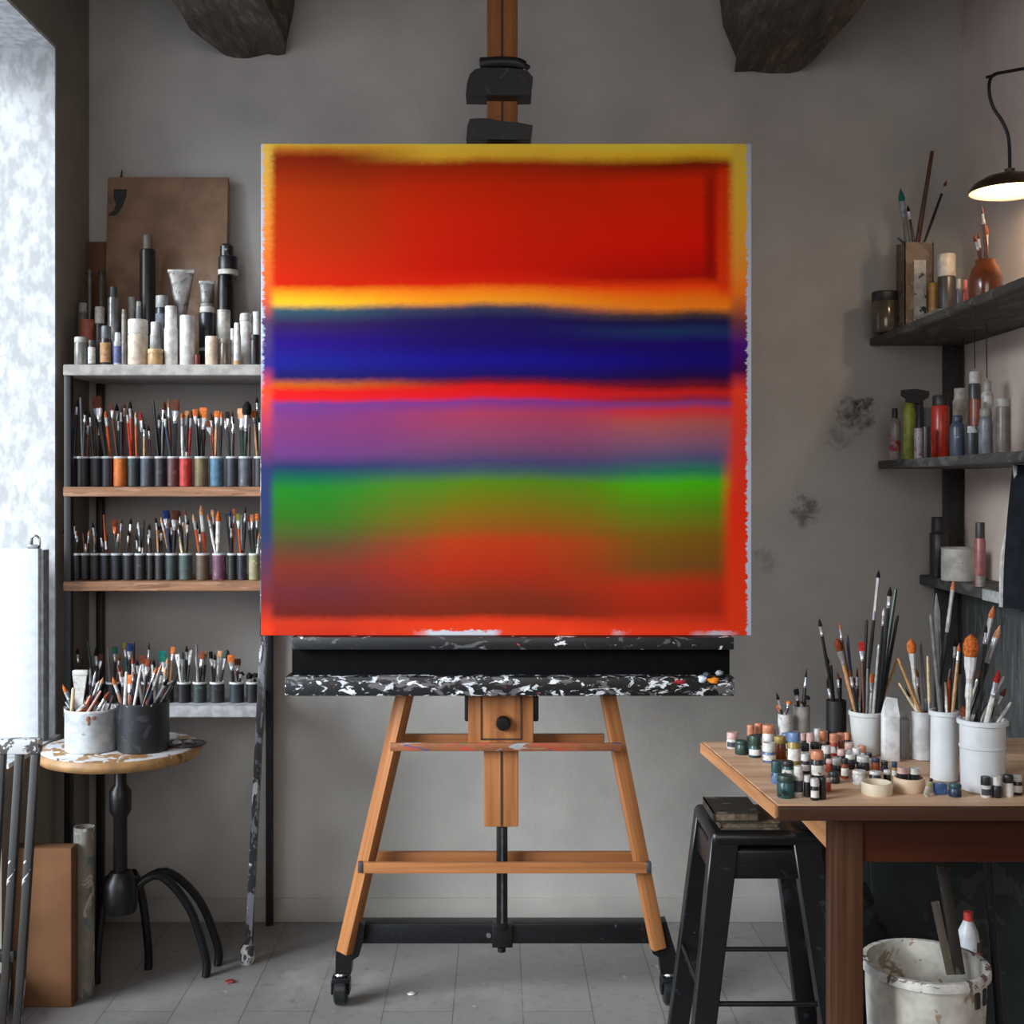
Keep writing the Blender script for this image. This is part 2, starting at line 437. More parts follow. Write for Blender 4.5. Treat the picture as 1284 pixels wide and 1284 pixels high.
def foot(s):
    if s < 0: pts = [(421, 1194), (420.5, 1222), (440, 1222), (441, 1205), (450, 1199), (455, 1182), (457, 1160), (451, 1156), (444, 1194)]
    else: pts = [(848, 1222), (829, 1222), (827, 1201), (818.5, 1196), (816, 1182), (812, 1160), (836, 1156), (843, 1180), (848, 1196)]
    d = 3.552
    obj('foot_bracket', prism(new(), [(X(a, d), Z(b, d)) for a, b in pts], d, 3.60), m_black, easel)
    cx = 428 if s < 0 else 839
    c = P(cx, 1245, 3.575)
    zc = .043
    fk = new()
    zt = Z(1222, 3.57)
    box(fk, (c.x-.024, 3.54, zt-.016), (c.x+.024, 3.60, zt), .003)
    box(fk, (c.x-.027, 3.548, .035), (c.x-.0205, 3.592, zt-.012), .002); box(fk, (c.x+.0205, 3.548, .035), (c.x+.027, 3.592, zt-.012), .002)
    ca = obj('caster', fk, m_black, easel)
    obj('wheel', lathe(new(), [(0, -.019), (.034, -.019), (.042, -.014), (.0425, 0), (.042, .014), (.034, .019), (0, .019)], seg=28), plain('caster_rubber', (26, 27, 29), .35, 0, .3), ca,
        Matrix.Translation((c.x, 3.57, zc)) @ Matrix.Rotation(PI/2, 4, 'Y'))
    obj('swivel_ring', lathe(new(), [(0, zt-.002), (.02, zt-.002), (.022, zt+.003), (.02, zt+.008), (0, zt+.008)], c=(c.x, 3.57, 0), seg=20), m_steel, ca)
foot(-1); foot(1)
# tray: upper ledge carrying the canvas, recessed back board, lower ledge
obj('upper_ledge', pbox(365, 799, 920.5, 815, 3.465, 3.56, .004), m_tray2, easel)
obj('tray_back', pbox(366, 813, 915, 850, 3.50, 3.545, .002), plain('matte_black_board', (7, 7, 8), .9, 0, .2, 30, .12), easel)
lt = obj('lower_ledge', pbox(357, 849, 921, 873, 3.455, 3.545, .004), m_tray, easel)
def blob(px, py, d, rx, rz, ry, seed, seg=14):
    bm = new(); bmesh.ops.create_icosphere(bm, subdivisions=2, radius=1)
    c = P(px, py, d)
    for v in bm.verts:
        k = 1+.35*mnoise.noise(v.co*1.7+Vector((seed, 0, 0)))
        v.co = Vector((c.x+v.co.x*rx*k, c.y+v.co.y*ry*k, c.z+v.co.z*rz*k))
    return bm
for (px, py, rx, rz, c) in ((894, 853, .022, .011, (226, 132, 30)), (913, 852, .014, .010, (40, 40, 44)), (852, 855, .022, .009, (150, 28, 40)), (880, 852, .016, .011, (196, 200, 206)), (902, 844, .012, .008, (150, 155, 165)), (886, 846, .012, .008, (60, 66, 74))):
    obj('dried_paint', blob(px, py, 3.462, rx, rz, .012, px), plain('dried_paint', c, .4), lt)
# upper clamps
def clamp(pts, name, d0, d1):
    return obj(name, prism(new(), [(X(a, d0), Z(b, d0)) for a, b in pts], d0, d1), m_clamp, easel)
m_clamp = splat('clamp_black', (22, 21, 22), [((170, 170, 174), .76), ((52, 51, 54), .62)], 26, .5, seed=8)
c1 = clamp([(584, 118.5), (585.5, 104), (589, 93), (596, 86.5), (606, 84.5), (650, 86), (662, 89), (668.5, 97), (666, 108), (666.5, 118.5), (640, 119.5), (610, 119)], 'top_clamp', 3.51, 3.60)
tb = new(); tube(tb, spline([P(603, 79, 3.525), P(612, 78.5, 3.52), P(630, 77.5, 3.52), P(648, 79, 3.52), P(657, 83, 3.525)], 5), .016, 10)
obj('clamp_roll', tb, m_clamp, c1)
obj('clamp_pin', blob(660.5, 84, 3.515, .009, .009, .009, 4), m_clamp, c1)
c2 = clamp([(584.5, 174), (586, 158), (589, 149), (600, 148), (614, 148.5), (630, 152), (650, 153.5), (668, 157), (667, 168), (665, 174.5), (640, 175), (610, 174.5)], 'canvas_clamp', 3.51, 3.60)

# ------------------------------------------------------------------ the painting on the easel
def canvas_mat():
    t = NT('abstract_colour_bands')
    tc = t.add('ShaderNodeTexCoord'); sx = t.add('ShaderNodeSeparateXYZ'); t.link(tc.outputs['Generated'], sx.inputs[0])
    U = sx.outputs['X']; V = t.math('SUBTRACT', 1.0, sx.outputs['Z'])
    mp = t.add('ShaderNodeMapping'); t.link(tc.outputs['Generated'], mp.inputs['Vector']); mp.inputs['Scale'].default_value = (3.2, 0, .01)
    wv = t.noise(mp.outputs['Vector'], 1.0, 3, .5)
    mp2 = t.add('ShaderNodeMapping'); t.link(tc.outputs['Generated'], mp2.inputs['Vector']); mp2.inputs['Scale'].default_value = (30, 1, 60)
    fn = t.noise(mp2.outputs['Vector'], 2.0, 4, .7)
    mp3 = t.add('ShaderNodeMapping'); t.link(tc.outputs['Generated'], mp3.inputs['Vector']); mp3.inputs['Scale'].default_value = (3, 1, 3)
    bn = t.noise(mp3.outputs['Vector'], 1.3, 3, .5)
    # edges of the bands wander a little
    Vw = t.math('ADD', V, t.math('ADD', t.math('MULTIPLY', t.math('SUBTRACT', wv.outputs['Fac'], .5), .028), t.math('MULTIPLY', t.math('SUBTRACT', fn.outputs['Fac'], .5), .009)))
    mid = [(.0, (232, 196, 66)), (.026, (228, 176, 50)), (.045, (158, 38, 6)), (.09, (198, 36, 2)), (.148, (206, 30, 2)), (.255, (196, 20, 2)), (.285, (210, 30, 4)), (.302, (250, 120, 20)), (.322, (252, 146, 26)), (.337, (62, 66, 96)), (.36, (34, 20, 96)), (.41, (30, 8, 112)), (.443, (24, 16, 152)), (.474, (30, 14, 108)), (.486, (130, 20, 46)), (.497, (240, 24, 24)), (.515, (244, 26, 38)), (.527, (132, 54, 160)), (.55, (176, 62, 106)), (.59, (150, 68, 120)), (.623, (118, 68, 122)), (.65, (72, 64, 124)), (.667, (60, 82, 88)), (.69, (84, 124, 18)), (.737, (116, 104, 14)), (.786, (142, 78, 18)), (.81, (176, 54, 18)), (.867, (168, 42, 18)), (.925, (124, 42, 22)), (.957, (118, 38, 18)), (.974, (226, 56, 24)), (.99, (228, 62, 26))]
    lef = [(.0, (226, 180, 60)), (.012, (200, 110, 30)), (.026, (140, 36, 8)), (.10, (188, 52, 2)), (.2, (192, 46, 2)), (.285, (212, 34, 2)), (.302, (250, 150, 24)), (.322, (255, 192, 32)), (.338, (54, 92, 108)), (.365, (54, 32, 90)), (.40, (40, 8, 132)), (.445, (24, 30, 146)), (.474, (30, 24, 96)), (.489, (206, 96, 20)), (.503, (236, 24, 24)), (.518, (236, 26, 34)), (.528, (124, 60, 168)), (.57, (140, 58, 142)), (.63, (118, 62, 152)), (.656, (40, 58, 122)), (.674, (20, 100, 82)), (.70, (34, 138, 38)), (.76, (56, 120, 28)), (.815, (98, 76, 46)), (.86, (140, 52, 38)), (.91, (118, 46, 50)), (.955, (116, 36, 30)), (.972, (226, 60, 30)), (.99, (226, 54, 28))]
    rig = [(.0, (236, 204, 70)), (.022, (232, 176, 40)), (.042, (122, 30, 6)), (.075, (204, 36, 4)), (.2, (206, 18, 2)), (.27, (162, 12, 2)), (.292, (226, 60, 8)), (.31, (250, 100, 14)), (.332, (250, 116, 22)), (.348, (92, 68, 58)), (.362, (30, 24, 80)), (.38, (34, 58, 112)), (.405, (30, 10, 112)), (.443, (24, 8, 134)), (.474, (38, 10, 76)), (.492, (130, 20, 42)), (.506, (236, 36, 30)), (.519, (180, 40, 70)), (.527, (132, 58, 144)), (.542, (212, 48, 60)), (.57, (172, 84, 96)), (.602, (140, 84, 122)), (.64, (78, 80, 134)), (.664, (40, 110, 82)), (.69, (66, 164, 12)), (.74, (86, 126, 18)), (.80, (118, 84, 18)), (.86, (114, 68, 24)), (.90, (174, 42, 18)), (.95, (162, 38, 18)), (.972, (196, 50, 24)), (.99, (226, 56, 24))]
    def offset_light(stops, top, viol, low):  # gains offset the room's uneven light within the band colours
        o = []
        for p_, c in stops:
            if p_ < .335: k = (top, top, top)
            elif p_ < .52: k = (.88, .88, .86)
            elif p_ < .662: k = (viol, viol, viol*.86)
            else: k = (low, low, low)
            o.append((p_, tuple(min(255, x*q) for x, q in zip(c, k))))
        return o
    mid, lef, rig = offset_light(mid, 1.06, .93, .97), offset_light(lef, .98, .84, .84), offset_light(rig, 1.14, 1.0, 1.04)
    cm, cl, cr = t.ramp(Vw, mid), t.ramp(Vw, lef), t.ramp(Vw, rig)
    Uj = t.math('ADD', U, t.math('MULTIPLY', t.math('SUBTRACT', bn.outputs['Fac'], .5), .25))
    col = t.mix(t.step(Uj, .12, .42), cl, cm)
    col = t.mix(t.step(Uj, .55, .85), col, cr)
    # soft vertical edge inside the upper block and down the painted frame
    edge_r = [(.0, (240, 206, 76)), (.10, (240, 190, 60)), (.24, (238, 150, 50)), (.30, (246, 120, 28)), (.36, (120, 60, 60)), (.41, (70, 14, 120)), (.46, (60, 12, 70)), (.50, (236, 60, 34)), (.60, (214, 56, 40)), (.75, (226, 46, 18)), (.99, (228, 58, 24))]
    edge_l = [(.0, (236, 190, 80)), (.10, (236, 160, 60)), (.24, (230, 110, 40)), (.31, (230, 96, 40)), (.36, (80, 60, 90)), (.45, (50, 40, 120)), (.50, (220, 70, 30)), (.58, (150, 50, 90)), (.66, (44, 50, 96)), (.80, (40, 56, 90)), (.93, (120, 40, 40)), (.99, (228, 58, 26))]
    jit = t.math('MULTIPLY', t.math('SUBTRACT', fn.outputs['Fac'], .5), .014)
    Ue = t.math('ADD', t.math('ADD', U, jit), t.math('MULTIPLY', t.math('SUBTRACT', wv.outputs['Fac'], .5), .01))
    dark = t.math('MULTIPLY', t.math('MULTIPLY', t.step(Ue, .895, .915), t.math('SUBTRACT', 1.0, t.step(Ue, .915, .94))), t.math('MULTIPLY', t.step(V, .05, .08), t.math('SUBTRACT', 1.0, t.step(V, .25, .29))))
    col = t.mix(t.math('MULTIPLY', dark, .6), col, (120, 14, 4))
    glow = t.math('MULTIPLY', t.step(Ue, .922, .94), t.math('SUBTRACT', 1.0, t.step(V, .27, .33)))
    col = t.mix(t.math('MULTIPLY', glow, t.step(V, .03, .07)), col, (232, 56, 8))
    lowr = t.math('MULTIPLY', t.step(Ue, .928, .965), t.step(Vw, .56, .74))
    col = t.mix(lowr, col, (226, 52, 22))
    col = t.mix(t.step(Ue, .946, .97), col, t.ramp(Vw, edge_r))
    col = t.mix(t.math('SUBTRACT', 1.0, t.step(Ue, .012, .034)), col, t.ramp(Vw, edge_l))
    # bare primed canvas along the sides, ragged
    rag = t.math('MULTIPLY', t.math('SUBTRACT', fn.outputs['Fac'], .5), .03)
    ur = t.math('ADD', U, rag)
    col = t.mix(t.step(ur, .988, .992), col, (186, 192, 210))
    col = t.mix(t.math('MULTIPLY', t.math('SUBTRACT', 1.0, t.step(ur, .001, .008)), t.math('SUBTRACT', 1.0, t.step(V, .40, .55))), col, (186, 194, 216))
    vb = t.math('ADD', V, t.math('MULTIPLY', rag, .9))
    bl = t.math('MULTIPLY', t.step(vb, .988, .992), t.step(bn.outputs['Fac'], .52, .6))
    col = t.mix(bl, col, (196, 196, 206))
    # canvas side is bare
    hs = t.add('ShaderNodeHueSaturation'); hs.inputs['Saturation'].default_value = 1.0; hs.inputs['Value'].default_value = 1.05
    t.link(col, hs.inputs['Color'])
    t.link(hs.outputs['Color'], t.b.inputs['Base Color'])
    t.b.inputs['Roughness'].default_value = .8; t.b.inputs['Specular IOR Level'].default_value = .1
    wve = t.noise(mp2.outputs['Vector'], 9, 2)
    t.bump(wve.outputs['Fac'], .1, .002)
    return t.m
DP = 3.49
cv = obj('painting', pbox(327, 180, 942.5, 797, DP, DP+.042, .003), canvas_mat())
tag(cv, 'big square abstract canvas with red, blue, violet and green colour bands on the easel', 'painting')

# ------------------------------------------------------------------ shelving unit on the window side
DS = 3.89
S1, S2, S3, S4 = Z(457, DS), Z(610.5, DS), Z(729.5, DS), Z(885.5, DS)
SX0, SX1 = X(79, DS), X(331, DS)
unit = thing('shelving_unit', 'tall open shelving unit of white and wooden boards with black posts against back wall', 'shelving', ((SX0+SX1)/2, DS+.17, 0))
m_swhite = splat('shelf_white_paint', (172, 167, 160), [((120, 110, 100), .72), ((150, 60, 50), .785), ((60, 56, 52), .77)], 22, .55, seed=3)
m_slow = splat('shelf_grey_white', (176, 177, 180), [((110, 108, 106), .72), ((70, 68, 66), .78)], 20, .5, seed=6)
m_swood = splat('shelf_pine', (154, 108, 76), [((172, 128, 98), .55), ((124, 82, 54), .62), ((214, 210, 206), .80)], 20, .6, stretch=(.25, 1, 3), seed=1)
for z, th, mat, dx in ((S1, 13.5, m_swhite, 0), (S2, 12, m_swood, 0), (S3, 11.5, m_swood, 0), (S4, 14, m_slow, 0)):
    pl4 = [(SX0, DS), (X(324, DS) if z == S4 else SX1+.01, DS), (-.80 if z == S4 else SX1+.01, DB-.014), (SX0, DB-.014)]
    obj('shelf_board', slab(new(), pl4, z-M(th, DS), z, .002), mat, unit)
# posts
pz = S1-M(13.5, DS)
for (x, y) in ((SX0+.012, DS+.02), (SX0+.012, DB-.03), (-.786, DB-.03)):
    bar('post', (x, y, 0), (x, y, pz), .022, .03, m_blackp, unit)
m_post = splat('splattered_post', (40, 40, 43), [((190, 190, 194), .58), ((110, 112, 118), .5), ((120, 50, 44), .72)], 30, .4, stretch=(1, 1, .35), seed=2)
def slant(a, b, c, d): pass
bar('post', P(312, 1188, DS-.012), P(331, 797, DS-.012), .022, .024, m_post, unit)
bar('post', P(331, 797, DS-.012), (SX1+.005, DS-.012, pz), .022, .024, m_post, unit)
obj('post_foot', loft(new(), [(0, .02, .02), (.012, .024, .024), (.055, .022, .022), (.062, .014, .014)], 14, (X(310, DS-.012), DS-.012, 0)), splat('foot_grey', (70, 70, 72), [((200, 200, 202), .52)], 25), unit)

# ------------------------------------------------------------------ brushes and pots
HC = {'k': ('black', (19, 19, 21)), 'o': ('orange', (188, 76, 26)), 'b': ('brown', (86, 50, 30)), 't': ('tan', (186, 138, 92)), 'w': ('white', (212, 210, 204)), 'c': ('cream', (214, 192, 150)),
      'm': ('maroon', (84, 34, 32)), 'n': ('navy', (34, 46, 74)), 'g': ('dark green', (30, 52, 42)), 'y': ('grey', (112, 112, 114)), 'r': ('red', (172, 40, 22)), 'p': ('pale pink', (190, 140, 124)), 'e': ('teal', (30, 86, 84))}
BC = {'k': ('black', (22, 20, 20)), 'o': ('orange', (196, 104, 48)), 'b': ('dark brown', (84, 46, 28)), 't': ('tan', (206, 150, 108)), 'r': ('red', (150, 36, 32)), 'n': ('blue', (36, 56, 110)), 'w': ('white', (214, 210, 202)),
      'g': ('grey-green', (62, 70, 62)), 'e': ('teal', (30, 104, 92)), 'y': ('olive yellow', (120, 110, 44)), 'c': ('copper', (186, 110, 76)), 'm': ('mahogany', (116, 54, 34)), 'p': ('pale pink', (190, 140, 124))}
FERR = {'s': m_silver, 'c': plain('ferrule_copper', (184, 108, 70), .3, .8, .1), 'w': plain('ferrule_white', (206, 206, 204), .45), 'k': plain('ferrule_black', (34, 34, 37), .35, .4), 'g': plain('ferrule_grey', (150, 152, 156), .4, .5)}
def hmat(k): return plain('handle_'+HC[k][0].replace(' ', '_'), HC[k][1], .38, 0, .22, 60)
def bmat(k): return plain('bristle_'+BC[k][0].replace(' ', '_'), BC[k][1], .8, 0, .35, 260, .2)
STYLE = {'r': 'round', 'f': 'flat', 'm': 'mop', 'l': 'thin', 'a': 'fan'}
POTS = {}
ALLSEG = []
def seg_dist(p1, q1, p2, q2):
    best = 9
    for i in range(9):
        a = p1.lerp(q1, i/8)
        d = q2-p2; t = max(0, min(1, (a-p2).dot(d)/d.dot(d)))
        best = min(best, (a-(p2+d*t)).length)
    return best
def make_brush(base, tip, st, hc, bc, w, fe='s', fl=None):
    L = (tip-base).length
    root = bpy.data.objects.new('palette_knife' if st == 'k' else 'paintbrush', None); COL.objects.link(root)
    root.empty_display_size = .02
    roll = R.uniform(-.45, .45)
    root.matrix_basis = frame_to(base, tip, roll)
    seg = 8
    def part(name, bm, mat):
        finish(bm); me = bpy.data.meshes.new(name); bm.to_mesh(me); bm.free(); me.materials.append(mat)
        o = bpy.data.objects.new(name, me); COL.objects.link(o); o.parent = root; return o
    if st == 'h':          # stands on its bristles: only the handle shows
        r = w/2
        part('handle', loft(new(), [(.05, r*.75, r*.75), (L*.35, r, r), (L*.75, r*.8, r*.8), (L-.006, r*.72, r*.72), (L-.001, r*.5, r*.5), (L, r*.1, r*.1)], seg), hmat(hc))
        part('ferrule', loft(new(), [(.02, r*1.1, r*.8), (.052, r*.85, r*.85)], seg), FERR[fe])
        part('bristles', loft(new(), [(0, r*.8, r*.4), (.021, r*1.05, r*.7)], seg), bmat(bc))
        return root
    if st == 'k':
        r = w/2
        part('handle', loft(new(), [(0, r*.9, r*.9), (L*.4, r*1.1, r*1.1), (L*.55, r*.5, r*.5)], seg), hmat(hc))
        part('blade', loft(new(), [(L*.54, r*.4, r*.25), (L*.62, r*.5, .0012), (L*.68, r*1.2, .001), (L*.9, r*1.25, .001), (L, r*.2, .0006)], seg), m_steel)
        return root
    if st == 'r': bl, hr, rx, ry = max(.02, 2.1*w), w*.42, w/2, w/2
    elif st == 'l': bl, hr, rx, ry = max(.018, 3.2*w), max(.0022, w*.6), w/2, w/2
    elif st == 'f': bl, hr, rx, ry = max(.022, 1.15*w), max(.003, min(w*.26, .007)), w/2, max(w*.17, .0025)
    elif st == 'm': bl, hr, rx, ry = max(.024, 1.5*w), max(.0032, w*.22), w/2, w*.42
    else: bl, hr, rx, ry = max(.02, .8*w), .0032, w/2, .003
    bl = min(bl, L*.24); fl = fl or min(max(.026, bl*1.15), L*.25)
    zf0, zf1 = L-bl-fl, L-bl
    hr = min(hr, .0078)
    part('handle', loft(new(), [(0, hr*.35, hr*.35), (.004, hr*.62, hr*.62), (L*.3, hr*.75, hr*.75), (zf0*.72, hr*1.12, hr*1.12), (zf0*.93, hr*1.0, hr*1.0), (zf0+.003, hr*.88, hr*.88)], seg), hmat(hc))
    kx = .72 if st == 'm' else .92
    fer = [(zf0, hr*.95, hr*.95), (zf0+fl*.18, hr*1.0, hr*1.0), (zf0+fl*.2, hr*1.1, hr*1.1), (zf0+fl*.24, hr*1.0, hr*1.0), (zf0+fl*.62, rx*kx*.85, max(ry*.9, hr*.5)), (zf1, rx*kx, ry*.95)]
    part('ferrule', loft(new(), fer, seg), FERR[fe])
    a = zf1-.002
    if st == 'r': br = [(a, rx*.85, ry*.85), (a+bl*.3, rx, ry), (a+bl*.65, rx*.68, ry*.68), (a+bl*.92, rx*.25, ry*.25), (L, rx*.04, ry*.04)]
    elif st == 'l': br = [(a, rx*.85, ry*.85), (a+bl*.5, rx*.6, ry*.6), (L, rx*.05, ry*.05)]
    elif st == 'f': br = [(a, rx*.92, ry*.92), (a+bl*.5, rx*1.03, ry*.8), (a+bl*.9, rx*.98, ry*.4), (L, rx*.92, ry*.12)]
    elif st == 'm': br = [(a, rx*.68, ry*.68), (a+bl*.25, rx*.95, ry*.95), (a+bl*.55, rx, ry), (a+bl*.8, rx*.8, ry*.8), (a+bl*.95, rx*.4, ry*.4), (L, rx*.05, ry*.05)]
    else: br = [(a, rx*.3, ry), (a+bl*.6, rx*.85, ry*.7), (L-.003, rx, ry*.4), (L, rx*.95, ry*.2)]
    part('bristles', loft(new(), br, 10), bmat(bc))
    return root
def add_pot(key, name, px, wpx, ytop, d, zb, mat, label, cat, group, phrase, taper=1.0, rim=None, lip=0.0, th=.003, rimh=.004, bands=()):
    r = M(wpx, d)/2; zt = Z(ytop, d-r*.6); x = X(px, d); rb = r*taper; zb += .0008
    c = (x, d, zb); h = zt-zb
    root = thing(name, label, cat, c, group)
    prof = [(0, 0), (rb-.002, 0), (rb, .002)]
    for (k, out) in bands:
        rr = rb+(r-rb)*k
        prof += [(rr, h*k-.004), (rr+out, h*k-.002), (rr+out, h*k+.002), (rr, h*k+.004)]
    if lip: prof += [(r-.001, h-.012), (r+lip, h-.010), (r+lip, h-.002), (r+lip-.002, h)]
    else: prof += [(r, h-.001), (r-.001, h)]
    prof += [(r-th, h), (rb-th, .005), (0, .005)]
    obj('body', lathe(new(), prof, c, 28), mat, root)
    if rim:
        obj('rim', lathe(new(), [(r-th-.0004, h-.002), (r-th-.0004, h+.0015), (r-.001, h+.0022), (r+.0009, h+.001), (r+.0009, h-rimh), (r-.0004, h-rimh)], c, 28), rim, root)
    POTS[key] = dict(c=Vector(c), ri=r-th-.0012, rb=rb-th-.0012, z0=zb+.0055, zt=zt, d=d, phrase=phrase, br=[], segs=[])
    return root
def brush(key, tx, ty, rx, st, hc, bc, w, fe='s', fl=None, dd=None, free=False):
    """tx,ty: measured tip; rx: where it crosses the rim; w: head width in the same units"""
    p = POTS[key]; d = p['d']; W = M(w, d)
    best = None
    near = [q for q in ALLSEG if (q[0]-p['c']).length < .26]
    hr = max(.0045, W*.55 if st == 'h' else .0045)+.001
    for k in range(220):
        lim = max(p['ri']-hr-.001, .002)
        x0 = X(rx, d)-p['c'].x; x0 = max(-lim*.96, min(lim*.96, x0))
        ymax = math.sqrt(max(lim*lim-x0*x0, 0))
        y0 = R.uniform(-ymax, ymax)
        yt = y0*R.uniform(.9, 1.5) if k < 60 else y0+R.uniform(-.014, .014)
        if dd is not None: yt += dd
        Rm = Vector((p['c'].x+x0, p['c'].y+y0, p['zt']))
        dt = d+yt
        T = P(tx, ty, dt)
        v = (Rm-T).normalized()
        # walk on down inside the pot
        B = Rm.copy(); stp = .003
        for i in range(400):
            q = B+v*stp
            f = (q.z-p['z0'])/(p['zt']-p['z0'])
            rr = p['rb']+(p['ri']-p['rb'])*max(0, f)-hr
            if q.z < p['z0']+.004 or math.hypot(q.x-p['c'].x, q.y-p['c'].y) > max(rr, .001): break
            B = q
        sc = min([seg_dist(B, T, a, b)-(W*.45+ww*.45) for a, b, ww in near] or [9])
        if best is None or sc > best[0]: best = (sc, B, T)
        if sc > .002: break
    _, B, T = best
    ALLSEG.append((B, T, W))
    o = make_brush(B, T, st, hc, bc, W, fe, fl)
    p['br'].append((tx, o, st, hc, bc))
    return o
def parse(key, txt):
    for s in txt.replace('\n', '').split(';'):
        s = s.strip()
        if not s: continue
        a = s.split(',')
        brush(key, float(a[0]), float(a[1]), float(a[2]), a[3], a[4], a[5], float(a[6]), a[7] if len(a) > 7 and a[7] else 's', float(a[8]) if len(a) > 8 else None)
def label_brushes():
    for key, p in POTS.items():
        L = sorted(p['br'], key=lambda t: t[0])
        n = len(L)
        for i, (tx, o, st, hc, bc) in enumerate(L):
            pos = 'only one' if n == 1 else ORD[i]+' from the window'
            if st == 'h': s = '%s upturned brush, %s' % (HC[hc][0], pos)
            elif st == 'k': s = '%s-handled steel palette knife, %s' % (HC[hc][0], pos)
            else: s = '%s-handled %s brush, %s' % (HC[hc][0].replace(' ', '-'), STYLE[st], pos)
            tag(o, s+' in '+p['phrase'], 'palette knife' if st == 'k' else 'brush', 'brushes in '+p['phrase'])

m_rim = splat('paint_crusted_rim', (196, 197, 198), [((90, 90, 92), .6)], 60, .5)
CUPC = {'black': (27, 27, 29), 'charcoal': (40, 41, 44), 'navy-black': (34, 38, 48), 'orange': (196, 104, 36), 'slate': (66, 72, 82), 'dark teal': (40, 50, 54), 'maroon': (92, 58, 60), 'red': (178, 48, 42), 'olive': (112, 96, 64), 'blue': (74, 112, 138), 'dark slate': (50, 52, 62), 'grey': (82, 84, 94), 'dark green': (46, 60, 58), 'bottle green': (70, 86, 82), 'brown': (92, 76, 62), 'plum': (108, 72, 90), 'khaki': (146, 140, 110)}
def cup_row(shelf, zb, ytop, cups, d):
    n = {}
    cols = [c[2] for c in cups]
    for i, (px, w, c) in enumerate(cups):
        key = shelf[0]+str(i)
        uniq = cols.count(c) == 1
        sn = {'u': 'upper wooden shelf', 'l': 'lower wooden shelf', 'w': 'low white shelf'}[shelf[0]]
        ph = ('the %s cup, %s' % (c, sn)) if uniq else ('%s cup of the %s' % (ORD[i], sn))
        lab = ('%s brush cup, %s from the window on the %s' % (c, ORD[i], sn))
        mat = splat('cup_'+c.replace(' ', '_').replace('-', '_'), CUPC[c], [(tuple(min(255, x*1.35+14) for x in CUPC[c]), .62), ((214, 214, 214), .80)], 30, .45, seed=i+3)
        add_pot(key, 'brush_cup', px, w, ytop, d, zb, mat, lab, 'cup', 'brush cups on the '+sn, ph, rim=m_rim, th=.0025, rimh=.0045)
DC = 3.965
cup_row('upper', S2, 573, [(90, 15, 'black'), (105, 16, 'black'), (120.5, 14.5, 'charcoal'), (135, 14.5, 'navy-black'), (151, 16.5, 'orange'), (168, 15, 'dark teal'), (184.5, 16.5, 'slate'), (201.5, 14.5, 'charcoal'), (217, 13.5, 'maroon'), (233, 15.5, 'red'), (252.5, 16.5, 'olive'), (272, 17, 'blue'), (291, 14.5, 'dark slate'), (308, 17, 'grey'), (326, 15, 'charcoal')], DC)
cup_row('lower', S3, 694.5, [(86.5, 9.5, 'black'), (97, 9.5, 'black'), (107.5, 10.5, 'black'), (119.5, 11, 'charcoal'), (132, 12, 'charcoal'), (146, 13, 'navy-black'), (161, 13, 'navy-black'), (176, 13.5, 'charcoal'), (189, 9.5, 'black'), (200.5, 12, 'charcoal'), (215.5, 15, 'dark green'), (233, 16.5, 'bottle green'), (254.5, 16.5, 'brown'), (275, 17, 'plum'), (291, 11.5, 'charcoal'), (303.5, 11.5, 'navy-black'), (319.5, 15, 'khaki')], DC)
cup_row('white', S4, 856, [(100, 16, 'black'), (121, 18, 'black'), (142, 18, 'black'), (163, 18, 'charcoal'), (186, 18, 'black'), (209, 17, 'charcoal'), (231, 17, 'black'), (250.5, 17, 'dark green'), (272.5, 18, 'charcoal'), (297, 18, 'dark teal'), (317, 16, 'black')], DC)

parse('u0', '83,530,85,r,k,k,3;90,520,89,r,k,k,4;97,502,94,r,k,k,4')
parse('u1', '101,498,103,h,y,k,4;107,512,106,r,k,k,4;111,524,109,l,b,b,3')
parse('u2', '116,537,116,r,t,y,4;112,514,118,l,k,k,3;121,530,122,h,b,b,3')
parse('u3', '120,497,133,f,k,b,13;132,514,138,r,o,o,4.5,w')
parse('u4', '139,506,148,f,b,b,6;146,505,150,r,b,k,5;152,508,153,l,k,b,3;156,504,155,r,m,b,4')
parse('u5', '163,502,164,r,o,k,5;159,512,162,r,r,b,4;170,516,172,r,o,t,3.5')
parse('u6', '176,515,181,r,k,r,6;181,531,182,r,t,k,3.5;186,532,188,r,m,b,4')
parse('u7', '192,502,197,h,k,k,4;199,518,200,r,k,k,4;206,502,204,r,k,b,6')
parse('u8', '211,500,214,l,b,o,3.5;205,517,213,r,n,k,4;220,501,219,f,k,b,12')
parse('u9', '228,516,229,r,w,o,4;233.5,515,232,f,y,t,7,w;240,514,237,r,r,b,5')
parse('u10', '245,513,249,f,k,o,7;255,511,254,f,k,o,11,w')
parse('u11', '264,517,267,r,o,b,5;272,515,271,f,t,o,7;278,515,277,r,k,o,4;262,528,266,a,b,m,9')
parse('u12', '285,516,288,f,k,k,6;291,514,292,r,m,b,4;281,518,287,l,k,o,3')
parse('u13', '302,512,304,f,g,t,11;310,503,308,m,g,k,12;313,517,313,r,b,o,4')
parse('u14', '318,515,321,f,t,o,6;322,497,324,r,k,k,4;326,522,326,r,k,k,4')
parse('l0', '79,662,81,r,k,k,3;85,655,83,r,k,k,3')
parse('l1', '92,650,94,l,k,k,3;97,664,97,r,k,b,3')
parse('l2', '104,668,106,h,b,k,2.5;112,664,110,r,b,t,3')
parse('l3', '116,654,123,r,t,k,3,w;118,682,119,h,y,k,2.5')
parse('l4', '125,665,130,l,k,k,3;130,645,136,h,o,b,3.5')
parse('l5', '143,651,146,f,k,m,8,c;153,649,150,r,t,b,3.5')
parse('l6', '158,680,159,h,k,k,3;164,649,164,r,b,k,4')
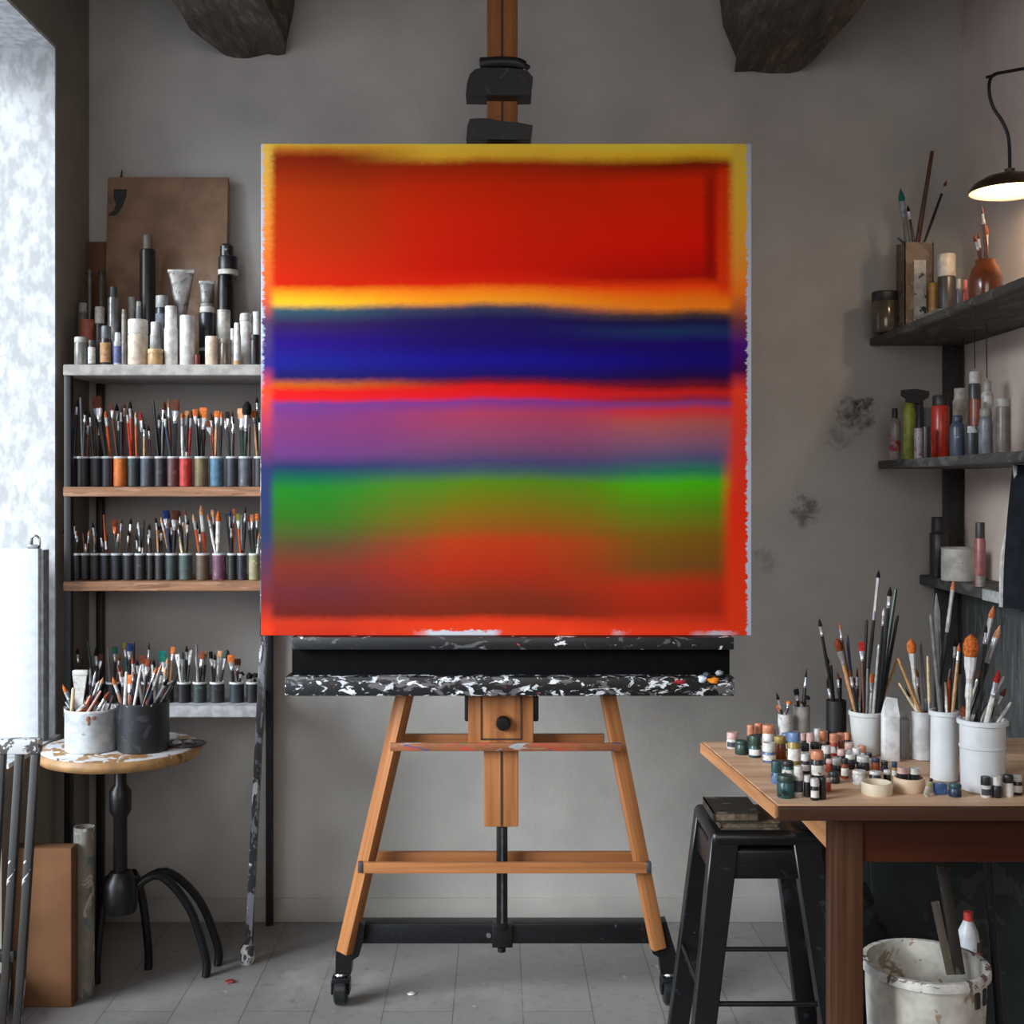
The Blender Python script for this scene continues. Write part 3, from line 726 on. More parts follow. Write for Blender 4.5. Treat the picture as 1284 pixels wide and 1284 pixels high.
parse('l7', '173,654,177,r,k,w,4;170,668,173,l,k,k,3;181,652,180,h,k,k,3')
parse('l8', '187,656,189,r,k,k,4')
parse('l9', '195,648,200,r,k,k,3.5;197,663,198,h,t,b,3;202,660,204,f,k,b,6')
parse('l10', '201.5,648,212,r,t,t,3.5,w;208,640,213,f,n,n,9;211,645,220,h,o,o,4.5;220,640,218,f,k,b,10')
parse('l11', '225,638,228,l,k,b,3;222,656,227,r,c,t,4;229,655,233,f,w,w,6,w;232,638,238,r,t,m,3.5')
parse('l12', '242,644,246,r,o,t,4.5,w;247,654,250,l,p,k,3,w;252,632,256,r,o,t,6.5,w,.055')
parse('l13', '260.5,644,269,r,w,c,4;266,639,271,f,k,t,4;274,639,274,r,w,o,7,w,.05')
parse('l14', '288,639,289,r,k,n,4,g,.04;293,638,293,f,o,o,4;283,644,288,h,k,k,3')
parse('l15', '298,644,299,f,o,y,6,w;303,645,303,h,y,k,3.5;308,634,306,l,k,k,3')
parse('l16', '310.5,646,314,r,k,o,4;315.5,645,318,f,k,c,5;322,644,322,f,k,o,5;325.5,668,325,r,w,c,4')
parse('w0', '97,812,99,r,k,k,4;103,826,102,h,k,k,3')
parse('w1', '110,803,117,h,g,k,4;120,812,121,r,k,k,5;127,820,124,f,k,b,6')
parse('w2', '135,812,139,h,y,k,4;144,811,143,f,k,e,6;150,820,147,r,b,m,4')
parse('w3', '156,806,160,f,e,y,5;163,807,163,f,k,n,8;168,805,167,h,k,k,4')
parse('w4', '178,822,181,f,k,m,9;187,805,187,l,k,k,3;193,826,191,r,k,k,5')
parse('w5', '203,816,206,f,k,e,12;210,824,209,r,w,t,4;217,811,214,f,t,o,6')
parse('w6', '222,820,226,f,w,w,6,w;228,817,230,m,y,g,6;234,809,233,r,k,k,4;239,815,236,f,k,w,5,w')
parse('w7', '246,807,249,h,y,k,4;247,822,247,f,w,w,5,w;253,817,252,f,k,m,8;259,815,256,r,k,c,4')
parse('w8', '264,817,267,f,k,k,5;269.5,819,270,r,k,k,4;276,816,271,f,w,t,6,w;285,814,277,m,k,g,8')
parse('w9', '289,821,293,f,k,o,8;298,826,297,f,b,b,8;304,842,300,m,k,k,8')
parse('w10', '312,843,314,m,k,k,9;321,844,319,m,k,k,9')

for key, tips in (('u', [(88, 512), (108, 518), (125, 528), (129, 524), (148, 518), (166, 514), (179, 522), (203, 524), (208, 524), (236, 520), (249, 517), (268, 520), (293, 521), (306, 518), (320, 519)]), ('l', [(82, 664), (95, 658), (107, 672), (121, 668), (134, 671), (149, 660), (161, 664), (176, 662), (185, 660), (198, 657), (215, 653), (236, 650), (250, 662), (270, 655), (290, 652), (307, 650), (318, 656)])):
    for i, (tx, ty) in enumerate(tips):
        kk = key+str(i); pp = POTS[kk]; pcx = CX+pp['c'].x/pp['d']*F
        brush(kk, tx, ty, pcx+(tx-pcx)*.5, R.choice('hhrl'), R.choice('kkkbg'), R.choice('kkb'), 3.2)
# ------------------------------------------------------------------ round pedestal table by the window
TC = Vector((X(151, 3.655), 3.655, 0)); TZ = .735
rt = thing('round_table', 'small round wooden pedestal table with paint-worn top beside the shelving', 'table', TC)
m_rtop = splat('worn_round_top', (150, 112, 70), [((196, 196, 198), .50), ((70, 56, 46), .66), ((205, 205, 207), .60), ((40, 36, 34), .71)], 11, .5, seed=7)
m_redge = splat('worn_round_edge', (164, 124, 78), [((110, 78, 48), .58), ((214, 204, 190), .69), ((70, 52, 36), .70)], 17, .5, seed=3)
obj('tabletop', lathe(new(), [(0, TZ-.038), (.212, TZ-.038), (.229, TZ-.033), (.237, TZ-.022), (.237, TZ-.014), (.229, TZ-.003), (.0, TZ-.003)], TC, 48), m_redge, rt)
obj('top_surface', lathe(new(), [(0, TZ-.003), (.226, TZ-.003), (.222, TZ), (0, TZ)], TC, 48), m_rtop, rt)
obj('column', lathe(new(), [(0, .25), (.02, .25), (.02, .52), (.032, .54), (.032, .60), (.018, .62), (.018, TZ-.05), (.06, TZ-.046), (.06, TZ-.038), (0, TZ-.038)], TC, 20), m_black, rt)
obj('hub', lathe(new(), [(0, .24), (.045, .24), (.05, .26), (.05, .33), (.03, .36), (0, .36)], TC, 20), m_black, rt)
for (px, d) in ((121, 3.72), (258, 3.77), (186, 3.83), (273, 3.86)):
    f = Vector((X(px, d), d, 0)); v = f-TC
    pts = spline([TC+v*.12+Vector((0, 0, .30)), TC+v*.45+Vector((0, 0, .33)), TC+v*.8+Vector((0, 0, .22)), f+Vector((0, 0, .06)), f], 5)
    obj('leg', tube(new(), pts, .013, 10), m_wear, rt)
DT = 3.595
m_wpot = splat('white_enamel_pot', (182, 186, 190), [((150, 154, 158), .62), ((120, 66, 46), .755), ((70, 60, 54), .77)], 16, .4, seed=9)
m_kpot = splat('black_enamel_pot', (30, 31, 35), [((52, 54, 60), .58), ((212, 212, 214), .745)], 17, .38, seed=4)
add_pot('rw', 'brush_pot', 114, 63, 891.5, DT, TZ, m_wpot, 'white paint-stained pot of brushes on the round table', 'pot', 'brush pots on the round table', 'the white pot, round table', rim=plain('white_rim', (222, 224, 226), .4))
add_pot('rk', 'brush_pot', 179.8, 63.5, 883, DT, TZ, m_kpot, 'black pot with white drips and brushes on the round table', 'pot', 'brush pots on the round table', 'the black pot, round table', rim=splat('black_pot_rim', (40, 41, 44), [((214, 214, 216), .56)], 30, .4, seed=2))
parse('rw', '78.5,858,89,r,y,o,5;77,872,87,l,k,k,3;85.5,866,95,h,n,k,4;92,862,94,h,c,b,6;103,876,102,h,c,b,5;106.5,884,106,h,c,b,5;114,872,111,h,o,b,6;124.5,853,112,r,n,w,4,w;129.5,849,117,r,b,t,4,g;127,866,119,h,p,b,4;138,866,129,r,m,m,6;133,878,126,h,w,b,4;113,838,109,l,k,w,3;120,841,114,r,k,w,3;142,872,132,h,b,b,4;118,880,116,h,o,b,5')
parse('rk', '141,848,154,r,p,o,5,w;149,847,160,r,b,o,5,w;146.5,830,157,l,m,m,4;158.5,842,162,h,w,b,5;162,846,165,f,p,o,10;166,822,168,r,b,m,5;165,834,173,l,n,p,3;173,850,177,h,w,k,5;177,834,176,h,w,b,4;180,838,180,f,w,w,5,w;184,856,187,h,o,b,5;191,833,189,h,w,k,4;203,832,191,r,n,t,4,s,.06;203,847,192,f,n,w,5,s,.05;211,850,196,r,n,k,5,s,.06;221,851,203,r,k,k,5,s,.06;223,846,206,h,k,k,4;171,826,172,r,b,k,4;186,826,184,f,k,m,7;197,836,187,r,k,o,4;153,838,160,r,k,b,5;208,835,200,r,b,t,5')
for (a, b, w_, h_) in ((110, 902, .006, .009), (116, 901, .007, .006), (110.5, 907, .004, .008)):
    q = P(a, b, DT-.0745); q.y = DT-math.sqrt(max(0, (M(63, DT)/2)**2-(q.x-POTS['rw']['c'].x)**2))
    bm = new(); bmesh.ops.create_icosphere(bm, subdivisions=2, radius=1)
    for v in bm.verts: v.co = Vector((q.x+v.co.x*w_*(1+.3*mnoise.noise(v.co*2)), q.y+v.co.y*.0015, q.z+v.co.z*h_))
    obj('rust_stain', bm, plain('rust_stain', (122, 72, 52), .6), bpy.data.objects['brush_pot'])
# broad white scraper standing in the white pot
p = POTS['rw']
root = thing('scraper', 'broad white scraper standing in the white pot on the round table', 'scraper', (X(97, 3.63), 3.63, p['z0']+.002))
sb = P(97, 930, 3.62); st_ = P(101, 846, 3.625)
obj('blade', prism(new(), [(X(a, 3.618), Z(b, 3.618)) for a, b in ((91, 846), (109, 846), (106.5, 865), (103.5, 885), (96, 893), (94, 885), (93.5, 865))], 3.616, 3.624), splat('scraper_white', (206, 204, 198), [((150, 148, 144), .6)], 30, .6), root)
obj('edge_strip', bx((X(91, 3.614)-.001, 3.612, Z(847, 3.614)), (X(110, 3.614), 3.628, Z(840.5, 3.614)), .003), plain('scraper_edge', (220, 218, 212), .5), root)
obj('handle', loft(new(), [(0, .006, .006), (.05, .008, .007), (.075, .005, .005)], 10, (X(97, 3.62), 3.62, p['z0']+.002)), plain('scraper_handle', (196, 194, 188), .5), root)
# dark palette with paint lying on the round table
pal = thing('palette', 'dark oval paint palette lying on the round table beside the black pot', 'palette', (X(226, 3.66), 3.66, TZ))
pc = Vector((X(231, 3.66), 3.66, TZ))
obj('plate', loft(new(), [(0, .060, .048), (.004, .066, .052), (.007, .066, .052), (.007, .060, .046), (.005, .058, .044)], 28, pc), splat('palette_dark', (52, 50, 48), [((120, 118, 112), .56), ((30, 28, 27), .6)], 18, .5), pal)
for (dx, dy, s, c) in ((-.02, -.01, .012, (200, 198, 194)), (.012, .008, .010, (170, 160, 150)), (.03, -.012, .008, (90, 84, 80)), (-.035, .012, .009, (70, 66, 64))):
    bm = new(); bmesh.ops.create_icosphere(bm, subdivisions=2, radius=1)
    for v in bm.verts:
        k = 1+.3*mnoise.noise(v.co*2+Vector((dx*90, 0, 0)))
        v.co = Vector((pc.x+dx+v.co.x*s*k*1.3, pc.y+dy+v.co.y*s*k, pc.z+.008+max(v.co.z, -.3)*s*.7*k))
    obj('paint_blob', bm, plain('palette_paint', c, .4), pal)

# ------------------------------------------------------------------ bottles, jars and tubes
def container(px, w, ytop, d, zb, kind, body, cap, ycap, label, cat='bottle', name='bottle', group=None, lab=None, capw=1.0, rough=.35, spots=None, glass=False, metal=0, y2=None):
    """kind: jar (wide lid), bottle (shoulder and cap), can, cyl; ycap = measured line between cap and body"""
    r = M(w, d)/2; x = X(px, d); zt = Z(ytop, d); zc = Z(ycap, d) if ycap else zt; zb += .0008
    c = (x, d, zb); h = zt-zb; hc = zc-zb
    root = thing(name, label, cat, c, group)
    if spots: mb = splat('painted_'+name, body, spots, 24, rough, metal, seed=px % 13)
    else: mb = plain('body_'+name, body, rough, metal, .2)
    if kind == 'jar':
        pr = [(0, 0), (r*.9, 0), (r*.97, .003), (r, .007), (r, hc-.006), (r*.93, hc-.001), (r*.93, hc), (0, hc)]
        cp = [(0, hc), (r*.97*capw, hc), (r*1.0*capw, hc+.002), (r*1.0*capw, h-.003), (r*.94*capw, h), (0, h)]
    elif kind == 'bottle':
        rn = r*.5*capw
        sh = min(r*.9, hc*.3)
        pr = [(0, 0), (r*.92, 0), (r, .004), (r, hc-sh-.002), (r*.93, hc-sh*.6), (rn*1.15, hc-sh*.12), (rn, hc), (0, hc)]
        cp = [(0, hc), (rn*1.12, hc), (rn*1.18, hc+.002), (rn*1.1, h-.003), (rn*.9, h), (0, h)]
    elif kind == 'wide':      # bottle whose cap is nearly as wide as its body
        pr = [(0, 0), (r*.93, 0), (r, .004), (r, hc-.006), (r*.9, hc), (0, hc)]
        cp = [(0, hc), (r*.86*capw, hc), (r*.88*capw, hc+.002), (r*.86*capw, h-.003), (r*.78*capw, h), (0, h)]
    else:
        pr = [(0, 0), (r*.96, 0), (r, .003), (r, h-.004), (r*.96, h), (0, h)]
        cp = None
    bo = obj('body', lathe(new(), pr, c, 24), mb, root)
    if cp: obj('cap', lathe(new(), cp, c, 24), plain('cap_'+name, cap, .45, 0, .15), root)
    if lab:
        lc, a0, a1 = lab
        z0, z1 = hc*a0, hc*a1
        bm = new(); seg = 16; prev = None
        for k in range(seg+1):
            an = -PI/2-1.15+2.3*k/seg
            q = [bm.verts.new((x+(r+.0008)*math.cos(an), d+(r+.0008)*math.sin(an), zb+zz)) for zz in (z0, z1)]
            if prev: bm.faces.new((prev[0], q[0], q[1], prev[1]))
            prev = q
        obj('label_wrap', bm, splat('paper_label', lc, [(tuple(x*.45 for x in lc), .62)], 50, .6, seed=px % 7), bo)
    return root
G1 = 'bottles and jars on the top white shelf'
TS = 'on the top white shelf'
d1, d2, d3 = 3.945, 4.03, 4.115
STN = [((120, 60, 44), .76), ((90, 80, 70), .7)]
def t1(*a, **k): return container(*a, group=G1, **k)
t1(101.5, 16, 423, d1, S1, 'jar', (128, 128, 122), (176, 174, 168), 430, 'squat grey glass jar with pale lid at the window end of the top white shelf', 'jar', 'jar', rough=.2)
t1(115.5, 10, 427, d1, S1, 'jar', (52, 52, 50), (70, 68, 66), 433, 'tiny dark jar with white label beside the grey jar '+TS, 'jar', 'jar', lab=((200, 200, 198), .1, .9))
t1(133, 14, 409, d1, S1, 'wide', (44, 34, 32), (92, 92, 96), 425, 'short dark bottle with tan label and grey cap on the top white shelf', lab=((176, 130, 88), .12, .85))
t1(147.5, 9.5, 417, d1, S1, 'bottle', (188, 190, 200), (206, 206, 208), 426, 'slim white bottle with blue label print '+TS, lab=((96, 104, 150), .1, .75), capw=1.3)
t1(155.5, 6.5, 431, d1, S1, 'cyl', (120, 118, 116), (0, 0, 0), None, 'stubby grey tube beside the slim white bottle '+TS, 'tube', 'tube')
t1(173, 25, 401, d1+.01, S1, 'jar', (206, 190, 170), (208, 204, 196), 419, 'large cream jar with rusty paint runs and pale lid '+TS, 'jar', 'jar', spots=STN, capw=.98)
t1(195, 19, 438, d1-.005, S1, 'jar', (190, 150, 106), (196, 164, 122), 444, 'low tan tin with stained lid in front of white bottle '+TS, 'tin', 'tin', spots=STN)
t1(195, 13.5, 404, d2+.01, S1, 'wide', (214, 212, 208), (216, 216, 214), 419, 'white bottle with white cap behind the low tan tin '+TS)
t1(214.5, 17, 384, d1+.01, S1, 'wide', (210, 206, 200), (214, 210, 204), 411, 'tall white cylinder bottle with long cap beside the tan tin '+TS, capw=1.0)
t1(235, 18.5, 396, d1, S1, 'cyl', (212, 210, 208), (0, 0, 0), None, 'tall plain white tube with paint-flecked foot '+TS, 'tube', 'tube', spots=[((110, 60, 50), .80)])
t1(247.5, 6.5, 445, d1-.015, S1, 'cyl', (110, 28, 34), (0, 0, 0), None, 'tiny dark red pot beside the plain white tube '+TS, 'pot', 'pot')
t1(260, 21, 385, d2-.01, S1, 'wide', (34, 36, 46), (196, 192, 186), 392.5, 'dark navy bottle with white ring and pale cap '+TS, spots=[((90, 94, 108), .70)], lab=((150, 152, 160), .3, .36))
t1(265.5, 16, 422, d1-.01, S1, 'cyl', (222, 200, 176), (0, 0, 0), None, 'peach cream cylinder in front of the navy bottle '+TS, 'tube', 'tube')
t1(282, 15, 425, d1, S1, 'jar', (104, 90, 78), (124, 112, 100), 431, 'brown glass jar beside the peach cylinder '+TS, 'jar', 'jar', rough=.15)
t1(297.5, 9, 405, d1-.005, S1, 'wide', (222, 221, 219), (222, 221, 219), 420, 'slim white tube with tan foot band '+TS, 'tube', 'tube', lab=((196, 150, 106), .0, .16))
t1(308, 17, 393, d2, S1, 'bottle', (218, 217, 215), (206, 203, 198), 403, 'white round-shouldered bottle with wide cap '+TS, capw=1.5)
t1(319.5, 12, 420, d1, S1, 'jar', (40, 41, 43), (34, 34, 36), 427, 'black jar standing beside the canvas edge '+TS, 'jar', 'jar')
t1(322, 12, 391, d2+.005, S1, 'wide', (214, 214, 214), (220, 220, 220), 408, 'white capped bottle behind the black jar '+TS)
# second and third rows
t1(110, 18, 401, d2, S1, 'cyl', (150, 72, 50), (0, 0, 0), None, 'rust orange jar behind the grey lidded jar '+TS, 'jar', 'jar', rough=.5)
t1(104, 12, 380, d3, S1, 'wide', (120, 116, 110), (168, 164, 156), 392, 'grey bottle with off-white cap behind the rust orange jar '+TS)
t1(125, 12.5, 385, d2+.005, S1, 'wide', (44, 42, 40), (172, 170, 158), 406, 'dark bottle with tall off-white cap behind the tan-labelled bottle '+TS, capw=1.1)
t1(112.5, 5, 338, d3+.01, S1, 'cyl', (106, 104, 100), (0, 0, 0), None, 'thin grey rod standing against the small brown board '+TS, 'rod', 'rod')
t1(127.5, 11, 340, d3+.015, S1, 'wide', (78, 66, 54), (66, 56, 48), 352, 'tall dim brown bottle in front of the small brown board '+TS)
t1(142, 13.5, 360, d2+.015, S1, 'wide', (134, 132, 134), (70, 70, 68), 373, 'silver grey bottle with dark cap '+TS, metal=.5, rough=.3, capw=.8)
t1(155.5, 6, 388, d2, S1, 'wide', (170, 166, 156), (150, 146, 138), 394, 'very slim off-white tube behind the slim white bottle '+TS, 'tube', 'tube')
t1(165, 9.5, 373, d3-.01, S1, 'cyl', (176, 174, 166), (0, 0, 0), None, 'off-white tall tube behind the large cream jar '+TS, 'tube', 'tube')
t1(174, 7, 378, d2+.045, S1, 'wide', (140, 142, 142), (176, 176, 174), 384, 'clear small vial behind the large cream jar '+TS, 'vial', 'vial', rough=.15)
t1(185, 19, 295, d3+.01, S1, 'wide', (36, 36, 35), (112, 102, 92), 313, 'tallest dark slim bottle with smoky cap before the brown board '+TS, capw=.72)
t1(203, 15.5, 371, d2+.03, S1, 'wide', (46, 50, 60), (168, 168, 166), 386, 'dark blue bottle with broad grey cap '+TS, capw=1.12, lab=((110, 116, 128), .5, .9))
t1(280.5, 16.5, 389, d2-.005, S1, 'cyl', (186, 182, 176), (0, 0, 0), None, 'grey-white tall canister behind the brown glass jar '+TS, 'canister', 'canister')
t1(291.5, 5, 412, d1+.012, S1, 'cyl', (216, 215, 213), (0, 0, 0), None, 'thinnest white stick tube beside the brown glass jar '+TS, 'tube', 'tube')
# squeezed metal tubes
def squeeze(px, wt, wb, ytop, ybot, d, zb, col, label, capc):
    root = thing('paint_tube', label, 'paint tube', (X(px, d), d, zb), G1)
    h0 = Z(ybot, d)-zb; h1 = Z(ytop, d)-zb
    c = (X(px, d), d, zb); a, b = M(wb, d)/2, M(wt, d)/2
    obj('body', loft(new(), [(h0, a*.9, a*.9), (h0+.006, a, a), (h0+(h1-h0)*.5, (a+b)/2, a*.6), (h1-.012, b*.97, .006), (h1, b, .003)], 20, c), splat('tube_metal', col, [(tuple(x*.7 for x in col), .58)], 30, .42, .45), root)
    obj('crimp', bx((c[0]-b*1.03, d-.0045, zb+h1-.010), (c[0]+b*1.03, d+.0045, zb+h1+.003), .002), plain('crimp', tuple(min(255, x*1.2) for x in col), .4, .4), root)
    obj('cap', lathe(new(), [(0, 0), (a*.9, 0), (a*.9, h0), (0, h0)], c, 18), plain('tube_cap', capc, .5), root)
squeeze(227.5, 33, 14, 339, 394, d3-.01, S1, (138, 134, 130), 'big flared silver squeeze tube standing on its cap '+TS, (150, 148, 144))
squeeze(259.5, 19, 17, 353, 381, d3-.015, S1, (122, 120, 118), 'crumpled grey squeeze tube behind the navy bottle '+TS, (160, 156, 150))
# black pump bottle
dp = d3
root = thing('spray_bottle', 'black spray bottle with white collar, tallest by the canvas edge '+TS, 'bottle', (X(284, dp), dp, S1), G1)
cc = (X(283, dp), dp, S1)
hb = Z(345, dp)-S1; hk = Z(339, dp)-S1; hd = Z(322, dp)-S1; ht = Z(305, dp)-S1
rb_ = M(22, dp)/2
obj('body', lathe(new(), [(0, 0), (rb_*.95, 0), (rb_, .004), (rb_, hb*.55), (rb_*.94, hb*.57), (rb_*.94, hb*.8), (rb_*.88, hb-.004), (rb_*.8, hb), (0, hb)], cc, 26), m_black, root)
obj('collar', lathe(new(), [(0, hb), (rb_*1.12, hb), (rb_*1.14, hk), (0, hk)], (cc[0]+.008, dp, S1), 26), plain('collar_white', (206, 200, 190), .5), root)
obj('cap', lathe(new(), [(0, hk), (rb_*1.1, hk), (rb_*1.1, hd-.004), (rb_*1.0, hd), (0, hd)], (cc[0]+.008, dp, S1), 26), plain('cap_ink', (28, 28, 34), .4), root)
obj('nozzle', lathe(new(), [(0, hd), (rb_*.78, hd), (rb_*.78, ht-.012), (rb_*.5, ht-.003), (0, ht)], (cc[0]+.004, dp, S1), 22), splat('nozzle_specked', (34, 34, 36), [((150, 150, 152), .62)], 60, .3), root)
# brown boards leaning on the wall behind the bottles
def lean_board(name, px0, px1, ytop, yb_d, label, mat, dtop, dbot, th=.008, cat='board'):
    zt = Z(ytop, dtop); root = thing(name, label, cat, ((X(px0, dtop)+X(px1, dtop))/2, dbot, S1))
    bm = new(); x0, x1 = X(px0, dtop), X(px1, dtop)
    vs = []
    for (y, z) in ((dbot, S1), (dbot+th, S1), (dtop+th, zt), (dtop, zt)):
        vs.append((bm.verts.new((x0, y, z)), bm.verts.new((x1, y, z))))
    for i in range(4):
        j = (i+1) % 4; bm.faces.new((vs[i][0], vs[i][1], vs[j][1], vs[j][0]))
    bm.faces.new([v[0] for v in vs]); bm.faces.new([v[1] for v in vs][::-1])
    bmesh.ops.bevel(bm, geom=bm.edges[:], offset=.003, segments=2, affect='EDGES')
    return root, obj('panel', bm, mat, root)
def hardboard():
    t = NT('hardboard_panel')
    v = t.coord(); n = t.noise(v, 9, 5, .6); n2 = t.noise(t.coord((1, 1, 1), (4, 2, 7)), 7, 4, .6, .6); n3 = t.noise(v, 45, 3)
    sx = t.add('ShaderNodeSeparateXYZ'); tc = t.add('ShaderNodeTexCoord'); t.link(tc.outputs['Object'], sx.inputs[0])
    col = t.ramp(n.outputs['Fac'], [(.3, (112, 84, 64)), (.7, (146, 112, 86))])
    low = t.math('MULTIPLY', t.math('SUBTRACT', 1.0, t.step(sx.outputs['Z'], .30, .42)), t.step(sx.outputs['X'], -.05, .03))
    col = t.mix(t.math('MULTIPLY', t.math('MULTIPLY', t.step(n2.outputs['Fac'], .40, .56), low), .55), col, (168, 146, 130))
    col = t.mix(t.math('MULTIPLY', t.step(n3.outputs['Fac'], .72, .76), .6), col, (60, 44, 34))
    t.link(col, t.b.inputs['Base Color']); t.b.inputs['Roughness'].default_value = .75
    return t.m
br_, pn = lean_board('board', 135, 287, 222, 0, 'large brown hardboard panel with black brush mark leaning behind the top-shelf bottles', hardboard(), 4.215, 4.165)
yy = 4.2085
bm = new()
pts = [(142, 237), (157.5, 237), (156.5, 247), (153, 258), (147, 268), (141, 272), (135.5, 271), (136, 268), (142.5, 263), (145, 255), (142, 248)]
prism(bm, [(X(a, 4.2), Z(b, 4.2)) for a, b in pts], 4.205, 4.2125)
obj('brush_mark', bm, plain('dried_black_paint', (24, 22, 21), .6), br_)
lean_board('board', 104.5, 133.8, 303, 0, 'small brown board leaning in the wall corner behind the bottles', wood('small_board', (84, 60, 42), (110, 80, 58), 2, .4, .7), 4.215, 4.175)
nl = rod('wall_hook', P(152, 222, 4.2485), P(153, 213, 4.235), .004, .0015, plain('rust_brown', (70, 48, 38), .6), None, 8)
tag(nl, 'small rusty wall hook just above the brown hardboard panel', 'hook')

# ------------------------------------------------------------------ left edge: shutter, folded stool, box, roll
sh = thing('shutter', 'white wooden shutter panel standing in the window reveal with metal latch', 'shutter', (X(20, 3.80), 3.80, WZ0+.014))
xs0, xs1 = X(-40, 3.80), X(48, 3.80)
zs = Z(688, 3.80)
obj('panel', bx((xs0, 3.80, WZ0+.014), (xs1, 3.835, zs), .004), plain('shutter_white', (232, 238, 243), .4, 0, .04), sh)
obj('stile', bx((xs1, 3.81, WZ0+.014), (xs1+.012, 3.86, zs-.005), .002), plain('shutter_grey', (150, 154, 158), .5), sh)
lt_ = new(); box(lt_, (X(33, 3.8), 3.806, zs), (X(47, 3.8), 3.83, zs+.012), .003); box(lt_, (X(35, 3.8), 3.81, zs+.010), (X(38, 3.8), 3.826, zs+.034), .002)
tube(lt_, spline([(X(36, 3.8), 3.818, zs+.030), (X(41, 3.8), 3.818, zs+.040), (X(46.5, 3.8), 3.818, zs+.030), (X(47, 3.8), 3.818, zs+.008)], 4), .004, 8)
obj('latch', lt_, m_steel, sh)
fs = thing('folding_stool', 'dark folded stool with white-splattered top rail leaning under the window', 'stool', (X(20, 3.2), 3.2, 0))
m_fst = splat('splattered_dark_wood', (40, 36, 33), [((206, 206, 208), .62)], 24, .5, stretch=(1, 1, .4), seed=5)
m_fst2 = splat('white_splattered_rail', (84, 80, 78), [((208, 208, 210), .47)], 24, .5, seed=6)
zt = Z(936, 3.2)
obj('top_rail', bx((-1.40, 3.19, zt-.02), (X(50, 3.2), 3.225, zt+.02), .006), m_fst2, fs)
for px, px2 in ((2, -22), (24, 0), (44, 18)):
    bar('leg', (X(px2, 3.14), 3.14, 0.004), (X(px, 3.2), 3.205, zt-.018), .020, .020, m_fst, fs)
obj('lower_rail', bx((-1.395, 3.155, .28), (X(26, 3.2), 3.175, .31), .004), m_fst, fs)
cb = obj('cardboard_box', bx((-1.405, 3.545, 0), (X(89.5, 3.545), 3.60, .46), .004), plain('cardboard', (116, 80, 54), .85, 0, .12, 6, .2))
tag(cb, 'flat brown cardboard box standing on the floor below the window', 'box')
rl = thing('painted_tube', 'grey paint-smeared upright tube on the floor beside the cardboard box', 'tube', (X(105.5, 3.63), 3.63, 0))
obj('wall', lathe(new(), [(0, 0), (.029, 0), (.030, .003), (.030, .50), (.024, .50), (.024, .46), (0, .46)], (X(105.5, 3.63), 3.63, 0), 22), splat('tube_grey_paint', (126, 120, 112), [((92, 104, 102), .55), ((176, 170, 162), .62), ((140, 92, 76), .70)], 15, .7, stretch=(1, 1, .6)), rl)

# ------------------------------------------------------------------ work table
TT = .82
TD0 = 2.638
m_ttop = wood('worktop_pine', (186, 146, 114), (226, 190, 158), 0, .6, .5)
m_tedge = wood('worktop_edge_shaded', (56, 34, 24), (86, 56, 40), 0, .6, .5)  # shade on the table front put into this darker wood
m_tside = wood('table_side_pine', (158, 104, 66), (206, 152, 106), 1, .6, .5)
m_tleg = wood('table_leg_shaded', (54, 32, 20), (92, 60, 40), 2, .7, .55)  # leg colour darkened to hold the shade below the top
m_apr = wood('table_apron_shaded', (52, 20, 8), (74, 34, 16), 0, .6, .55)  # apron shade put into its colour; side apron keeps the lit wood
wt = thing('work_table', 'heavy pine work table crowded with paint jars and brush pots', 'table', (1.1, 2.95, 0))
xf, xb_ = X(974, TD0), X(880, 3.293)
top_z0 = TT-.030
bm = new()
poly = [(xf, TD0), (1.598, TD0), (1.598, 3.42), (xb_+.35, 3.42), (xb_, 3.293)]
poly = [(xf, TD0), (1.580, TD0-.01), (1.580, 3.36), (xb_, 3.293)]
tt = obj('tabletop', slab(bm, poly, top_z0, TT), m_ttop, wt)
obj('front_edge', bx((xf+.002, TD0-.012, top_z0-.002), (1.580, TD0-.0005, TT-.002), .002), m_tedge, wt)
sd = (Vector((xb_, 3.293, 0))-Vector((xf, TD0, 0)))
bm = new(); slab(bm, [(xf-.004, TD0), (xf-.0005, TD0), (xb_-.0005, 3.293), (xb_-.004, 3.293)], top_z0, TT-.001, 0)
obj('side_edge', bm, m_tside, wt)
def tleg(x0, x1, y0, y1):
    bm = new(); box(bm, (x0, y0, 0), (x1, y1, top_z0), .004)
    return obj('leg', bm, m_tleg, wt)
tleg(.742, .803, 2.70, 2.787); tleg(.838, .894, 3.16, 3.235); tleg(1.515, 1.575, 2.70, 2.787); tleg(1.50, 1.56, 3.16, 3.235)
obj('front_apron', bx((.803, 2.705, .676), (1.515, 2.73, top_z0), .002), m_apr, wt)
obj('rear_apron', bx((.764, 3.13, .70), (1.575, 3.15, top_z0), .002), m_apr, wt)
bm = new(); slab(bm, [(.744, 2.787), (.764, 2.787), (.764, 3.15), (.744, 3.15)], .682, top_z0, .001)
obj('side_apron', bm, m_tside, wt)
